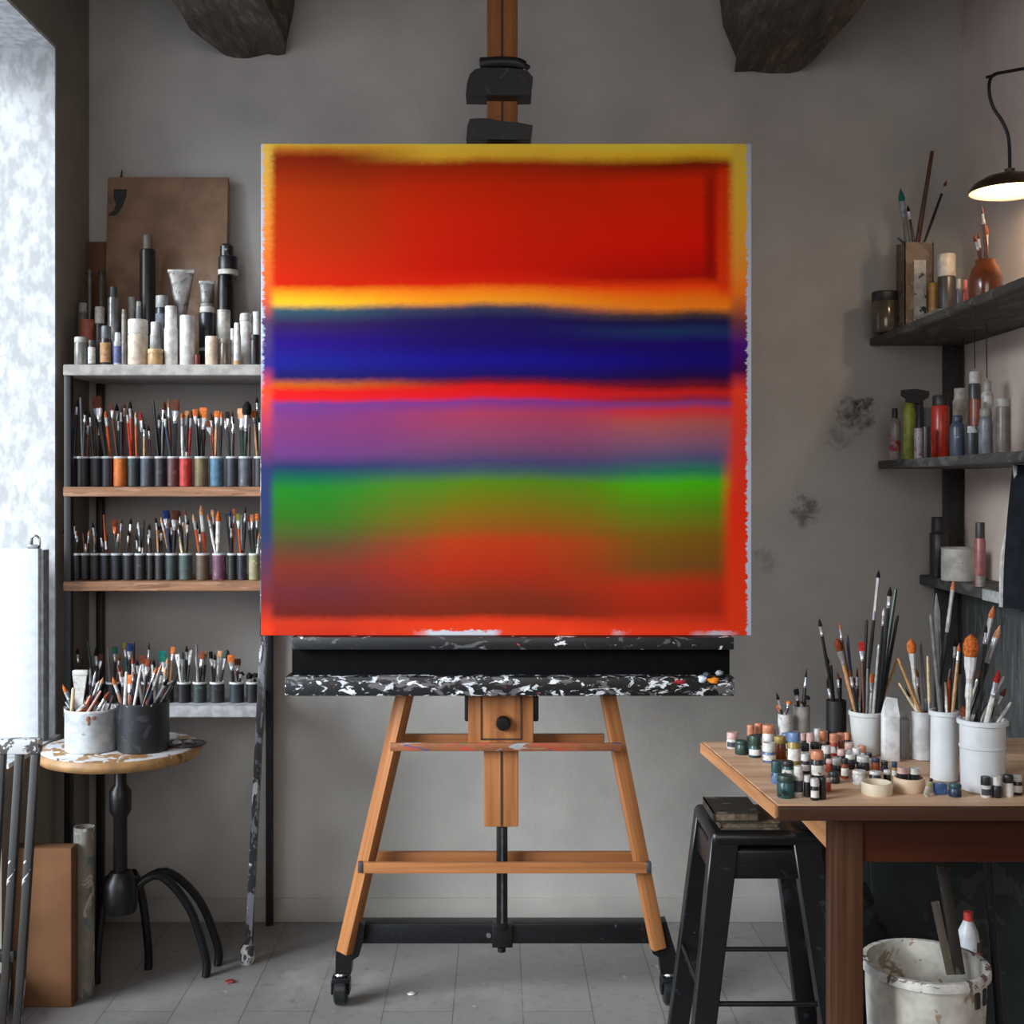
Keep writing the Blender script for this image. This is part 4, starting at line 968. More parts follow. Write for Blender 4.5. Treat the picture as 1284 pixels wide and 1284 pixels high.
# ------------------------------------------------------------------ pots on the work table
GP = 'brush pots on the work table'
m_white = plain('white_ceramic', (216, 219, 222), .35, 0, .05, 12)
m_white2 = plain('white_plastic', (208, 210, 208), .45, 0, .06, 12)
add_pot('a', 'brush_pot', 984, 17, 896, 3.225, TT, splat('small_white_pot', (196, 194, 190), [((120, 116, 112), .62)], 30, .5), 'smallest white pot of brushes behind the paint jars on the work table', 'pot', GP, 'the smallest white pot, work table', th=.0025)
add_pot('b', 'brush_pot', 1005, 21, 886, 3.25, TT, plain('grey_ceramic', (140, 136, 130), .6), 'small grey pot beside the smallest white pot on the work table', 'pot', GP, 'the small grey pot, work table', th=.003)
add_pot('c', 'brush_pot', 1048.5, 25, 879, 3.225, TT, m_blackp, 'black pot holding dark brushes at the back of the work table', 'pot', GP, 'the black pot, work table', th=.003)
add_pot('d', 'brush_pot', 1087, 43, 893.5, 3.145, TT, m_white2, 'tapered white plastic pot packed with brushes beside the white carton', 'pot', GP, 'the tapered white pot, work table', taper=.78, lip=.002, th=.003)
add_pot('e', 'brush_pot', 1157, 27, 893, 3.08, TT, splat('white_glazed_jar', (196, 197, 198), [((110, 110, 114), .68), ((170, 90, 78), .75)], 14, .4), 'white blue-marked pot between the carton and the tall white cylinder', 'pot', GP, 'the blue-marked white pot, work table', th=.003)
add_pot('f', 'brush_pot', 1184, 34, 892.5, 2.865, TT, m_white, 'tall narrow white cylinder pot with flared rim on the work table', 'pot', GP, 'the tall narrow white pot, work table', lip=.0035, th=.004)
add_pot('g', 'brush_pot', 1232, 56, 904.5, 2.765, TT, m_white, 'widest white pot with raised ring around its middle on the work table', 'pot', GP, 'the widest white pot, work table', lip=.005, th=.004, bands=((.62, .0022),), taper=.93)
parse('a', '973.5,868,980,r,k,k,4;975,884,979,f,o,o,6;990,878,985,m,k,o,7;986,886,986,l,b,b,3')
parse('b', '1011.5,838,1007,l,k,k,3.5;998,864,1002,f,k,k,7;1013,872,1009,m,k,k,9;1003,878,1004,r,k,b,5')
parse('c', '1027,775,1044,r,k,k,5;1042,834,1046,h,k,k,5;1036,820,1043,r,k,k,6;1050,842,1051,r,k,b,5;1054,850,1054,h,k,k,5;1040,852,1041,f,k,k,8')
parse('d', '1049,800,1068,m,t,m,11;1052,780,1066,l,b,o,3;1062,796,1071,h,n,k,5;1069,850,1074,f,b,m,7;1080.5,805,1079,f,b,r,8;1087,777,1084,h,k,k,5;1102,714,1089,r,k,k,5,s,.11;1108.5,762,1094,r,k,w,4;1116.5,735,1098,r,k,k,6;1123.5,738,1101,h,g,k,6;1126,771,1105,h,k,k,5;1111,802,1099,f,t,m,11;1102,808,1093,h,w,b,4;1094,845,1092,f,w,o,6;1075,836,1078,l,b,m,4;1126,824,1105,h,t,k,4;1098,852,1095,h,w,b,4;1088,838,1085,h,y,m,4;1114,850,1103,h,b,k,3;1065,838,1073,r,k,b,5')
parse('e', '1126,825,1152,h,t,b,5;1127,856,1148,h,c,b,4;1142,801,1149,m,w,o,12,w,.045;1154,805,1163,h,y,m,5;1163,822,1166,h,c,b,4;1135,862,1150,l,w,k,4;1149,838,1156,r,b,m,5;1147,858,1155,h,w,b,4')
parse('f', '1196,727,1173,r,k,c,6,s,.10;1174,744,1181,k,y,k,6;1167,770,1177,h,y,k,6;1203,806,1192,r,t,c,5;1192,838,1187,h,m,b,4;1185,855,1184,h,w,b,4;1190,852,1190,h,o,b,5;1198,800,1193,r,k,k,5')
parse('g', '1218,795,1211,m,w,o,20,w,.06;1246,759,1221,r,k,c,8,s,.06;1254,784,1217,r,k,t,8,s,.06;1237,782,1226,r,k,k,4;1231,841,1215,f,t,b,7;1226,853,1213,h,w,b,4;1253,839,1229,r,w,r,8;1259,848,1236,h,w,k,5;1246,870,1232,h,w,b,4;1240,880,1231,h,k,b,4;1251,876,1239,h,y,b,4;1208,885,1209,m,b,m,9;1234,866,1225,h,k,k,5;1262,862,1246,r,k,b,6;1268,880,1250,h,w,b,5')
# cartons
def carton(px0, px1, ytop, yshoulder, d, dep, mat, label):
    x0, x1 = X(px0, d), X(px1, d); zt = Z(ytop, d); zs_ = Z(yshoulder, d)
    root = thing('carton', label, 'carton', ((x0+x1)/2, d+dep/2, TT))
    obj('body', bx((x0, d, TT), (x1, d+dep, zs_), .002), mat, root)
    bm = new(); ym = d+dep/2
    a = [bm.verts.new(v) for v in ((x0, d, zs_), (x1, d, zs_), (x1, d+dep, zs_), (x0, d+dep, zs_))]
    b = [bm.verts.new(v) for v in ((x0+.004, ym-.003, zt-.014), (x1-.002, ym-.003, zt-.014), (x1-.002, ym+.003, zt-.014), (x0+.004, ym+.003, zt-.014))]
    c = [bm.verts.new(v) for v in ((x0+.010, ym-.002, zt), (x1-.002, ym-.002, zt-.004), (x1-.002, ym+.002, zt-.004), (x0+.010, ym+.002, zt))]
    for lo, hi in ((a, b), (b, c)):
        for i in range(4):
            j = (i+1) % 4; bm.faces.new((lo[i], lo[j], hi[j], hi[i]))
    bm.faces.new(a[::-1]); bm.faces.new(c)
    obj('gable', bm, mat, root)
    return root
carton(1109, 1128.5, 875, 899, 3.05, .03, splat('carton_white', (218, 219, 221), [((70, 70, 76), .76), ((160, 162, 168), .70)], 20, .5, seed=3), 'white paper carton with folded top and small dark marks beside tapered pot')
bx_ = carton(1130, 1141, 893, 903, 3.085, .03, splat('carton_grey', (150, 151, 154), [((60, 60, 64), .70)], 18, .5, stretch=(1, 1, .4), seed=7), 'grey paper carton with dark branch marks between white carton and pot')

# ------------------------------------------------------------------ paint jars on the work table
JARS = []
def jar(px, yb, w, h, body, cap, capf=.3, kind='jar', lid=None, z0=None, d=None, lab=None, nm=None):
    d = d or (H-TT)*F/(yb-CY)
    JARS.append(dict(px=px, d=d, w=w, h=h, body=body, cap=cap, capf=capf, kind=kind, z0=z0, lab=lab))
cW, cK, cC, cG, cT, cR, cA, cB, cY, cN, cP = (206, 204, 200), (34, 34, 37), (196, 128, 96), (44, 66, 58), (36, 74, 78), (150, 52, 40), (128, 62, 32), (96, 122, 160), (150, 128, 60), (40, 52, 78), (200, 164, 156)
CN = {cW: 'white', cK: 'black', cC: 'copper', cG: 'dark green', cT: 'teal', cR: 'red', cA: 'amber', cB: 'blue', cY: 'olive yellow', cN: 'navy', cP: 'pale pink'}
for a in [(918.5, 938, 15, 20, cW, cP, .4), (930, 945.5, 17, 17, cG, cG, .25), (946.5, 949, 16, 27, cT, cG, .45), (941, 936, 9, 27, cG, cC, .5), (951, 934, 10, 27, cG, cC, .45), (965, 937, 15, 29, cW, cC, .35),
          (964, 955, 17, 24, cB, cW, .45), (978, 951, 15, 28, cA, cY, .3), (995.5, 959, 17, 41, cY, cB, .28), (973.5, 982, 13.5, 28, cB, cT, .5), (987.5, 974, 16, 20, cT, cK, .3), (985.5, 999.5, 22, 28, cT, cG, .3),
          (1001, 998.5, 11.5, 38, cW, cW, .25), (1012, 999, 9, 27, cK, cW, .3), (1021.5, 1003, 10.5, 27, cK, cW, .35), (1031.5, 1002, 9, 27, cK, cK, .3), (1024.5, 976, 16.5, 35, cK, cC, .3), (1038.5, 992.5, 7, 17, cR, cP, .3),
          (1045.5, 981.5, 15, 14, cK, cK, .4), (1049.5, 970.5, 13.5, 20, cK, cW, .4), (1059, 976, 9.5, 25, cA, cK, .25), (1077.5, 982.5, 17.5, 16.5, cW, cW, .25), (1097.5, 984, 14.5, 17, cK, cW, .22), (1112.5, 982.5, 9.5, 17, cK, cW, .3),
          (1121.5, 975, 7, 20, cY, cN, .35), (1066, 964, 12, 18, cK, cW, .3), (1082, 965, 16, 17, cK, cW, .4), (1098, 966.5, 10, 16, cA, cN, .3), (1109, 967, 9, 13, cN, cK, .4), (1197.5, 998.5, 16, 16, cN, cT, .35),
          (1236, 998.5, 12.5, 26, cW, cK, .4), (1248, 999, 12, 26, cK, cW, .4), (1249, 984, 13, 22, cK, cP, .4), (1262, 998, 13, 27, cW, cK, .35), (1275, 996, 13, 24, cK, cW, .3),
          (1081, 951, 10, 16, cW, cC, .5), (1045.5, 947, 11, 27, cR, cC, .4), (1054, 945, 10, 26, cA, cC, .35), (1032, 940, 9, 24, cP, cC, .5), (1016, 943, 10, 24, cW, cP, .45), (1022, 953, 12, 22, cW, cK, .35), (1036, 958, 12, 23, cK, cW, .4), (1009, 955, 12, 23, cW, cK, .4), (1065, 951, 12, 20, cW, cP, .4), (1074, 957, 11, 19, cK, cW, .4), (1055, 958.5, 11, 19, cK, cP, .4), (1006, 941, 10, 22, cN, cP, .4), (1025, 935.5, 9, 22, cW, cW, .4), (985.5, 940, 12, 21, cK, cB, .4), (1089, 958, 9, 14, cW, cK, .4), (1010, 969, 12, 24, cK, cW, .35), (1041, 969, 9, 17, cR, cP, .3), (996, 938.5, 9, 22, cW, cC, .35), (975, 936.5, 9, 23, cN, cP, .4), (1040, 938, 9, 22, cW, cP, .4), (1061, 940, 9, 22, cK, cC, .4)]:
    jar(*a)
# keep the jars clear of one another
pos = []
for j in JARS:
    r = M(j['w'], j['d'])/2; x = X(j['px'], j['d']); pos.append([x, j['d'], r])
big = [(POTS[k]['c'].x, POTS[k]['c'].y, POTS[k]['ri']+.008) for k in 'abcdefg']
for it in range(200):
    for i in range(len(pos)):
        for k in range(i+1, len(pos)):
            dx, dy = pos[k][0]-pos[i][0], pos[k][1]-pos[i][1]; m = math.hypot(dx, dy) or 1e-4; need = pos[i][2]+pos[k][2]+.0012
            if m < need:
                s = (need-m)/2/m
                pos[i][0] -= dx*s*.6; pos[i][1] -= dy*s; pos[k][0] += dx*s*.6; pos[k][1] += dy*s
        for (bx0, by0, br0) in big:
            dx, dy = pos[i][0]-bx0, pos[i][1]-by0; m = math.hypot(dx, dy) or 1e-4; need = pos[i][2]+br0+.001
            if m < need:
                pos[i][0] += dx*(need-m)/m; pos[i][1] += dy*(need-m)/m
        pos[i][1] = max(TD0+pos[i][2]+.004, min(3.285-pos[i][2], pos[i][1]))
order = sorted(range(len(JARS)), key=lambda i: pos[i][1])
nrow = 4; rows = {}
for q, i in enumerate(order): rows.setdefault(q*nrow//len(order), []).append(i)
RN = ['front', 'second', 'third', 'back']
for rw, ids in rows.items():
    ids.sort(key=lambda i: pos[i][0]/pos[i][1])
    for k, i in enumerate(ids):
        j = JARS[i]; x, d, r = pos[i]
        h = M(j['h'], d)
        lab = '%s paint jar with %s lid, %s from the easel in the %s row' % (CN[j['body']], CN[j['cap']], ORD[k], RN[rw])
        root = thing('paint_jar', lab, 'jar', (x, d, TT), 'small paint jars on the work table')
        c = (x, d, TT); hc = h*(1-j['capf'])
        obj('body', lathe(new(), [(0, 0), (r*.9, 0), (r, .003), (r, hc-.005), (r*.86, hc-.001), (r*.86, hc), (0, hc)], c, 18),
            splat('jar_'+CN[j['body']].replace(' ', '_'), j['body'], [(R.choice([cW, cK, cC, cP, cY]), .66), (tuple(x_*.5 for x_ in j['body']), .6)], 34, .3, seed=i % 17), root)
        obj('lid', lathe(new(), [(0, hc), (r*.93, hc), (r*.97, hc+.0015), (r*.95, h-.002), (r*.88, h), (0, h)], c, 18), plain('lid_'+CN[j['cap']].replace(' ', '_'), tuple(j['cap']), .4, 0, .2, 60), root)
        if j['h'] > 19 and i % 2 == 0:
            bm = new(); prev = None
            for q in range(13):
                an = -PI/2-1.2+2.4*q/12
                vv = [bm.verts.new((x+(r+.0006)*math.cos(an), d+(r+.0006)*math.sin(an), TT+z_)) for z_ in (hc*.22, hc*.72)]
                if prev: bm.faces.new((prev[0], vv[0], vv[1], prev[1]))
                prev = vv
            lc = (212, 210, 205) if j['body'] not in (cW, cP) else (60, 62, 70)
            obj('label_wrap', bm, splat('jar_label', lc, [((70, 70, 74), .62)], 60, .6, seed=i % 5), root)
# cream dishes, palette knife, blue tin
def dish(px, yb, w, h, col, label):
    d = (H-TT)*F/(yb-CY)+M(w, 2.75)/2
    r = M(w, d)/2; c = (X(px, d), d, TT); hh = M(h, d)
    o = obj('dish', lathe(new(), [(0, 0), (r*.96, 0), (r, .003), (r, hh-.002), (r-.001, hh), (r-.004, hh), (r-.005, .004), (0, .004)], c, 32), plain('dish_cream', col, .5, 0, .06, 20))
    return tag(o, label, 'dish'), c, r, hh
dish(1099.5, 1000, 38, 15, (214, 200, 176), 'low round cream dish at the front of the work table')
_, dc, drr, dhh = dish(1140, 996, 38, 17, (210, 184, 156), 'low round beige dish with black jars inside on the work table')
for (dx, dy, r, h, c1_, c2_, lab) in ((-.0135, .004, .0125, .048, cK, cP, 'black jar with pale pink lid inside the beige dish'), (.0135, .004, .0125, .046, cK, cW, 'black jar with white lid inside the beige dish')):
    root = thing('paint_jar', lab+' on the work table', 'jar', (dc[0]+dx, dc[1]+dy, TT+.004), 'small paint jars on the work table')
    c = (dc[0]+dx, dc[1]+dy, TT+.004)
    obj('body', lathe(new(), [(0, 0), (r, 0), (r, h*.7), (r*.88, h*.72), (0, h*.72)], c, 18), splat('jar_black_specked', c1_, [(cC, .66)], 36, .3), root)
    obj('lid', lathe(new(), [(0, h*.72), (r*.96, h*.72), (r*.94, h), (0, h)], c, 18), plain('lid_'+CN[c2_].replace(' ', '_'), c2_, .4, 0, .2, 60), root)
pk0, pk1 = P(1161, 1000, 2.70), P(1169, 974, 2.745)
pk0.z = TT+.003
pk = thing('tube_of_paint', 'crumpled cream and yellow paint tube propped at the front of the work table', 'paint tube', (pk0.x, pk0.y, TT))
o = obj('body', loft(new(), [(0, .008, .0015), (.010, .008, .003), (.038, .007, .006), (.044, .003, .003)], 12), splat('cream_tube', (206, 200, 186), [((186, 166, 60), .6), ((60, 60, 62), .68)], 30, .4), pk, frame_to(pk0, pk1))
o = obj('cap', loft(new(), [(.044, .004, .004), (.054, .004, .004)], 10), plain('tube_cap_dark', (50, 46, 44), .5), pk, frame_to(pk0, pk1))
d_ = (H-TT)*F/(997-CY)
tn = obj('paint_tin', bx((X(1173, d_), d_, TT), (X(1188.5, d_), d_+.02, TT+M(14, d_)), .003), splat('blue_tin', (62, 92, 140), [((190, 194, 200), .6), ((30, 44, 76), .6)], 30, .4))
tag(tn, 'small blue watercolour tin beside the navy jar at the table front', 'tin')

# ------------------------------------------------------------------ metal stool with books
ST = .66
m_stool = splat('stool_black_metal', (11, 12, 14), [((34, 36, 41), .63), ((150, 152, 156), .765)], 20, .36, .0, seed=3)
sd0, sd1 = 3.0, 3.28
sx0, sx1 = X(892, sd0), X(1031, sd0)
stl = thing('metal_stool', 'black metal stool with worn edges standing under the table corner', 'stool', ((sx0+sx1)/2, (sd0+sd1)/2, 0))
obj('seat', box(new(), (sx0, sd0, Z(1063, sd0)), (sx1, sd1, ST), .017, 4), m_stool, stl)
obj('seat_skirt', box(new(), (sx0+.004, sd0+.006, Z(1104, sd0)), (sx1-.004, sd1-.006, Z(1066, sd0)), .008, 3), m_stool, stl)
def sleg(sx, sy):
    x_t = sx0+.012 if sx < 0 else sx1-.012; y_t = sd0+.02 if sy < 0 else sd1-.02
    x_b = x_t+sx*.075; y_b = y_t+sy*.05
    bm = new()
    n = 5; prev = None
    for k in range(n+1):
        t = k/n; z = .648*(1-t)+.0*t
        w = .070*(1-t)+.052*t
        cx, cy = x_t+(x_b-x_t)*t, y_t+(y_b-y_t)*t
        q = [bm.verts.new((cx-sx*w*.35+a*w/2, cy-sy*w*.1+b*w/2*.6, z)) for a, b in ((-1, -1), (1, -1), (1, 1), (-1, 1))]
        if prev:
            for i in range(4):
                j = (i+1) % 4; bm.faces.new((prev[i], prev[j], q[j], q[i]))
        else: bm.faces.new(q)
        prev = q
    bm.faces.new(prev[::-1])
    bmesh.ops.bevel(bm, geom=bm.edges[:], offset=.003, segments=1, affect='EDGES')
    return obj('leg', bm, m_stool, stl), (x_t, y_t, x_b, y_b)
L_ = {}
for sx in (-1, 1):
    for sy in (-1, 1):
        o, L_[(sx, sy)] = sleg(sx, sy)
def at_leg(k, z):
    a = L_[k]; t = 1-z/.648; return Vector((a[0]+(a[2]-a[0])*t, a[1]+(a[3]-a[1])*t, z))
for a, b, z in (((-1, -1), (1, -1), .245), ((-1, 1), (1, 1), .265), ((-1, -1), (-1, 1), .285), ((1, -1), (1, 1), .285)):
    rod('rung', at_leg(a, z), at_leg(b, z), .0065, .0065, m_stool, stl)
def book(px0, px1, d, dep, z0, th, cov, label):
    x0, x1 = X(px0, d), X(px1, d)
    root = thing('book', label, 'book', ((x0+x1)/2, d+dep/2, z0), 'books on the metal stool')
    bm = new(); box(bm, (x0, d, z0), (x1, d+dep, z0+.003)); box(bm, (x0, d, z0+th-.003), (x1, d+dep, z0+th)); box(bm, (x0, d, z0), (x0+.003, d+dep, z0+th))
    obj('cover', bm, cov, root)
    obj('pages', bx((x0+.003, d+.004, z0+.003), (x1-.004, d+dep-.004, z0+th-.003), .001), plain('old_pages', (96, 84, 68), .8, 0, .3, 120), root)
book(902, 978, 3.02, .16, ST, .019, splat('brown_cover', (84, 70, 54), [((120, 104, 84), .6)], 30, .6), 'worn brown book lying on the black stool underneath the dark book')
book(894, 953, 3.015, .15, ST+.0195, .025, splat('black_cover', (38, 37, 33), [((92, 90, 84), .6)], 24, .5), 'dark worn book topmost of the two on the black metal stool')

# ------------------------------------------------------------------ under the table
bk = thing('bucket', 'white paint-crusted plastic bucket on the floor under the work table', 'bucket', (X(1160, 2.85), 2.85, 0))
bc_ = (X(1160, 2.85), 2.85, 0)
m_bk = splat('bucket_white', (198, 194, 184), [((150, 134, 116), .60), ((92, 78, 66), .70), ((170, 112, 60), .74), ((110, 60, 50), .76)], 13, .5, seed=5)
m_bkr = splat('bucket_rim', (206, 202, 196), [((110, 92, 86), .56), ((176, 120, 60), .66), ((96, 66, 60), .68)], 20, .5, seed=8)
zr = .40
obj('wall', lathe(new(), [(0, 0), (.115, 0), (.118, .004), (.134, zr-.06), (.134, zr), (.130, zr), (.114, .012), (0, .012)], bc_, 40), m_bk, bk)
obj('rim', lathe(new(), [(.1302, zr-.004), (.1302, zr+.004), (.142, zr+.004), (.144, zr), (.144, zr-.016), (.1345, zr-.018)], bc_, 40), m_bkr, bk)
for an in (-.95, -.70):
    q = Vector((bc_[0]+.1345*math.cos(an), bc_[1]+.1345*math.sin(an), zr-.045))
    obj('handle_slot', bx((-.008, -.004, -.018), (.008, .003, .018), .002), plain('slot_dark', (40, 38, 36), .7), bk, Matrix.Translation(q) @ Matrix.Rotation(an+PI/2, 4, 'Z'))
wa = obj('paint_surface', lathe(new(), [(0, .25), (.1205, .25), (.1205, .256), (0, .256)], bc_, 32), plain('murky_water', (110, 102, 94), .3), bk)
cp_ = thing('mixing_cup', 'small stained white cup standing inside the bucket', 'cup', (X(1112, 2.84), 2.83, .257))
obj('body', lathe(new(), [(0, 0), (.022, 0), (.025, .12), (.023, .12), (.020, .005), (0, .005)], (X(1114, 2.84), 2.83, .257), 22), splat('stained_cup', (204, 200, 190), [((150, 130, 70), .55), ((110, 86, 60), .62)], 18, .5), cp_)
sk = thing('stirring_stick', 'wet wooden stirring stick standing in the bucket', 'stick', (X(1195, 2.86), 2.86, .26))
bar('shaft', P(1192, 1222, 2.79), P(1172, 1130, 2.82), .018, .007, splat('stick_wood', (92, 84, 72), [((170, 168, 160), .58), ((46, 42, 38), .6)], 24, .5, stretch=(1, 1, .3)), sk)
bl_ = thing('big_brush', 'large dark bristle brush standing handle up in the bucket', 'brush', (X(1186, 2.88), 2.88, .26))
bar('shaft', P(1203, 1222, 2.88), P(1181, 1085, 2.965), .026, .010, splat('dark_shaft', (46, 42, 38), [((100, 96, 90), .66)], 20, .5, stretch=(1, 1, .3)), bl_)
# white bottle with red cap and black marks, brown bottle
def floor_bottle(px, yb_top, ytop, w, d, z0, body, cap, label, spots):
    r = M(w, d)/2; c = (X(px, d), d, z0); h = Z(ytop, d)-z0
    root = thing('bottle', label, 'bottle', c)
    obj('body', lathe(new(), [(0, 0), (r*.95, 0), (r, .005), (r, h*.78), (r*.8, h*.88), (r*.36, h*.95), (0, h*.95)], c, 24), splat('marked_bottle', body, spots, 14, .4, seed=3), root)
    obj('cap', lathe(new(), [(0, h*.94), (r*.38, h*.94), (r*.36, h), (0, h)], c, 16), plain('bottle_cap', cap, .4), root)
floor_bottle(1214, 0, 1143, 30, 3.12, 0, (206, 210, 216), (186, 60, 54), 'white bottle with black marks and red cap on the floor behind the bucket', [((30, 32, 36), .66), ((150, 170, 190), .62)])
floor_bottle(1228, 0, 1183, 15, 2.97, 0, (120, 84, 56), (60, 46, 36), 'brown bottle on the floor beside the bucket', [((190, 160, 130), .62)])
# dark portfolio cases and a sack against the wall under the table
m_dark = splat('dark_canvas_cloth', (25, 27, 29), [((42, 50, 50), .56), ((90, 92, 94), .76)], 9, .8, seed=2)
def slant_panel(name, x0, x1, yb, yt, zt, th, mat, label, cat):
    root = thing(name, label, cat, ((x0+x1)/2, yb, 0))
    bm = new(); vs = []
    for (y, z) in ((yb, 0), (yb+th, 0), (yt+th, zt), (yt, zt)):
        vs.append((bm.verts.new((x0, y, z)), bm.verts.new((x1, y, z))))
    for i in range(4):
        j = (i+1) % 4; bm.faces.new((vs[i][0], vs[i][1], vs[j][1], vs[j][0]))
    bm.faces.new([v[0] for v in vs]); bm.faces.new([v[1] for v in vs][::-1])
    bmesh.ops.bevel(bm, geom=bm.edges[:], offset=.004, segments=2, affect='EDGES')
    obj('panel', bm, mat, root)
    return root
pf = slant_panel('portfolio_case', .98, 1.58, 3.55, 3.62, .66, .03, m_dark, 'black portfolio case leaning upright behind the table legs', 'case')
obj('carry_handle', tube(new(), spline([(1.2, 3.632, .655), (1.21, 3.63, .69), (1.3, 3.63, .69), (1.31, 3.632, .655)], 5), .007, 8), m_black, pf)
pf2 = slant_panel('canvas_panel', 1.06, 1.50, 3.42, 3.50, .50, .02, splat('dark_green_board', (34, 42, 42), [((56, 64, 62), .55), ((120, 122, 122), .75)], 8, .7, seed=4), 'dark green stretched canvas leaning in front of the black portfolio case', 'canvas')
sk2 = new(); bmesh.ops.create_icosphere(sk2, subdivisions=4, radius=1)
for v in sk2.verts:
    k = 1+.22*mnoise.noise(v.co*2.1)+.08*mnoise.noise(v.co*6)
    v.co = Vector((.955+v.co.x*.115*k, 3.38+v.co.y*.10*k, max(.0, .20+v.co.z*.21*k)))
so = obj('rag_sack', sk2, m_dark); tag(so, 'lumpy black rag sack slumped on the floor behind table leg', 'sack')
ru = thing('metal_strut', 'slim black metal strut leaning beside the bucket under the table', 'strut', (X(1247, 2.9), 2.9, 0))
rod('shaft', (X(1262, 2.9), 2.9, 0.004), (X(1236, 3.0), 3.0, .66), .011, .010, m_wear, ru)

# ------------------------------------------------------------------ wall shelves in the far corner
m_shelf = splat('grey_shelf_board', (62, 61, 59), [((88, 86, 82), .55), ((40, 38, 36), .6), ((150, 148, 144), .77)], 12, .7, stretch=(1, .4, 1), seed=3)
m_shelf1 = splat('dusty_shelf_board', (70, 66, 60), [((98, 92, 84), .56), ((46, 43, 40), .6)], 12, .7, stretch=(1, .4, 1), seed=6)
def wall_shelf(xf, y0, y1, ztop, th, mat, label, xend=None):
    root = thing('wall_shelf', label, 'shelf', (XR-.1, (y0+y1)/2, ztop-th), 'dark shelves on the wall by the lamp')
    bm = new()
    poly = [(xf, y0), (XR-.001, y0), (XR-.001, y1), (xend if xend else xf, y1)]
    obj('board', slab(bm, poly, ztop-th, ztop, .003), mat, root)
    bm = new()
    return root
Y_FAR = DB-.003
zt1 = Z(431, 4.25)+.006
zt1 = 1.5+(178*4.25/1540)+.026
WS1 = wall_shelf(1.283, 2.75, Y_FAR, zt1, .026, m_shelf1, 'uppermost dusty grey wall shelf in the corner below the lamp')
zt2 = 1.5+35/1540*4.02
WS2 = wall_shelf(1.285, 2.75, 4.16, zt2, .027, m_shelf, 'middle dark grey wall shelf carrying the red flask')
zt3 = Z(721, 4.22)
WS3 = wall_shelf(1.455, 2.6, Y_FAR, zt3, .034, m_shelf, 'lowest narrow grey wall shelf carrying the white can')
obj('paper_strip', bx((1.449, 3.50, zt3-.036), (1.4545, 3.68, zt3-.003), .001), plain('paper_strip', (170, 170, 168), .7), WS3)
up = thing('shelf_upright', 'dark vertical shelf upright board in the far wall corner', 'upright', (X(1193, DB), DB-.02, 0))
obj('board', bx((X(1181, DB), DB-.024, .86), (X(1205, DB), DB-.002, zt1-.027), .002), plain('upright_dark', (50, 48, 46), .7), up)
bp = thing('back_panel', 'dark grey boarded panel on the wall behind the tall brushes', 'panel', (1.58, 3.6, TT+.002))
bm = new(); box(bm, (1.584, 2.60, TT-.20), (1.603, 4.20, zt3-.04), .002)
obj('side_board', bm, splat('grey_boarding', (70, 72, 72), [((92, 94, 92), .56), ((50, 52, 52), .6)], 9, .7, stretch=(1, 3, .4)), bp)
bm = new(); box(bm, (X(1168, DB), DB-.03, TT-.1), (1.58, DB-.026, zt3-.036), .002)
obj('rear_board', bm, plain('grey_board_dark', (62, 62, 60), .8), bp)

# items on the uppermost wall shelf
GU = 'things on the uppermost wall shelf'
def rs(px, w, ytop, d, zb, kind, body, cap, ycap, label, **k):
    return container(px, w, ytop, d, zb, kind, body, cap, ycap, label, **k)
d_a = 4.06
rs(1110, 33, 366, 4.10, zt1, 'jar', (84, 76, 66), (40, 37, 35), 378, 'dark glass jar with black lid at the end of the uppermost wall shelf', cat='jar', name='jar', group=GU, rough=.15)
x0, x1 = X(1132, 4.02), X(1168, 4.02)
bxx = thing('carton', 'battered brown and white carton holding long brushes on the uppermost wall shelf', 'carton', ((x0+x1)/2, 4.05, zt1), GU)
zc_ = Z(305, 4.02)
bm = new()
t_ = .003
y0_, y1_ = 4.0, 4.085
box(bm, (x0, y0_, zt1), (x1, y0_+t_, zc_)); box(bm, (x0, y1_-t_, zt1), (x1, y1_, zc_+.008)); box(bm, (x0, y0_, zt1), (x0+t_, y1_, zc_)); box(bm, (x1-t_, y0_, zt1), (x1, y1_, zc_)); box(bm, (x0, y0_, zt1), (x1, y1_, zt1+t_))
obj('walls', bm, splat('brown_carton', (104, 88, 76), [((130, 114, 100), .56), ((74, 60, 52), .62)], 12, .7), bxx)
obj('paper_label', bx((X(1146, y0_), y0_-.0012, zt1+.004), (X(1161, y0_), y0_-.0002, Z(326, y0_)), 0), splat('torn_label', (178, 178, 174), [((46, 50, 64), .58)], 26, .6, stretch=(1, 1, .7)), bxx)
POTS['h'] = dict(c=Vector(((x0+x1)/2, 4.0425, zt1)), ri=.034, rb=.034, z0=zt1+.006, zt=zc_, d=4.0425, phrase='the brown carton, uppermost wall shelf', br=[], segs=[])
parse('h', '1129,236,1138,r,y,e,8,g;1138,257,1143,r,k,k,4;1169,189,1152,h,b,b,7;1187,226,1161,r,k,m,4;1125,298,1135,h,n,k,4')
rs(1171, 12.5, 355, 3.92, zt1, 'cyl', (176, 122, 46), (0, 0, 0), None, 'mustard yellow tube beside the brown carton', cat='tube', name='tube', group=GU)
rs(1187, 22, 319, 3.86, zt1, 'wide', (60, 58, 56), (190, 184, 176), 347, 'dark bottle with ribbed white cap on the uppermost wall shelf', group=GU, capw=1.15)
rs(1202, 7, 350, 3.74, zt1, 'bottle', (70, 72, 92), (160, 158, 156), 362, 'tiny blue bottle between white-capped bottle and brown jug', group=GU, capw=1.3)
rs(1210, 7, 351, 3.68, zt1, 'bottle', (120, 44, 46), (170, 90, 84), 363, 'tiny red bottle beside the brown jug', group=GU, capw=1.3)
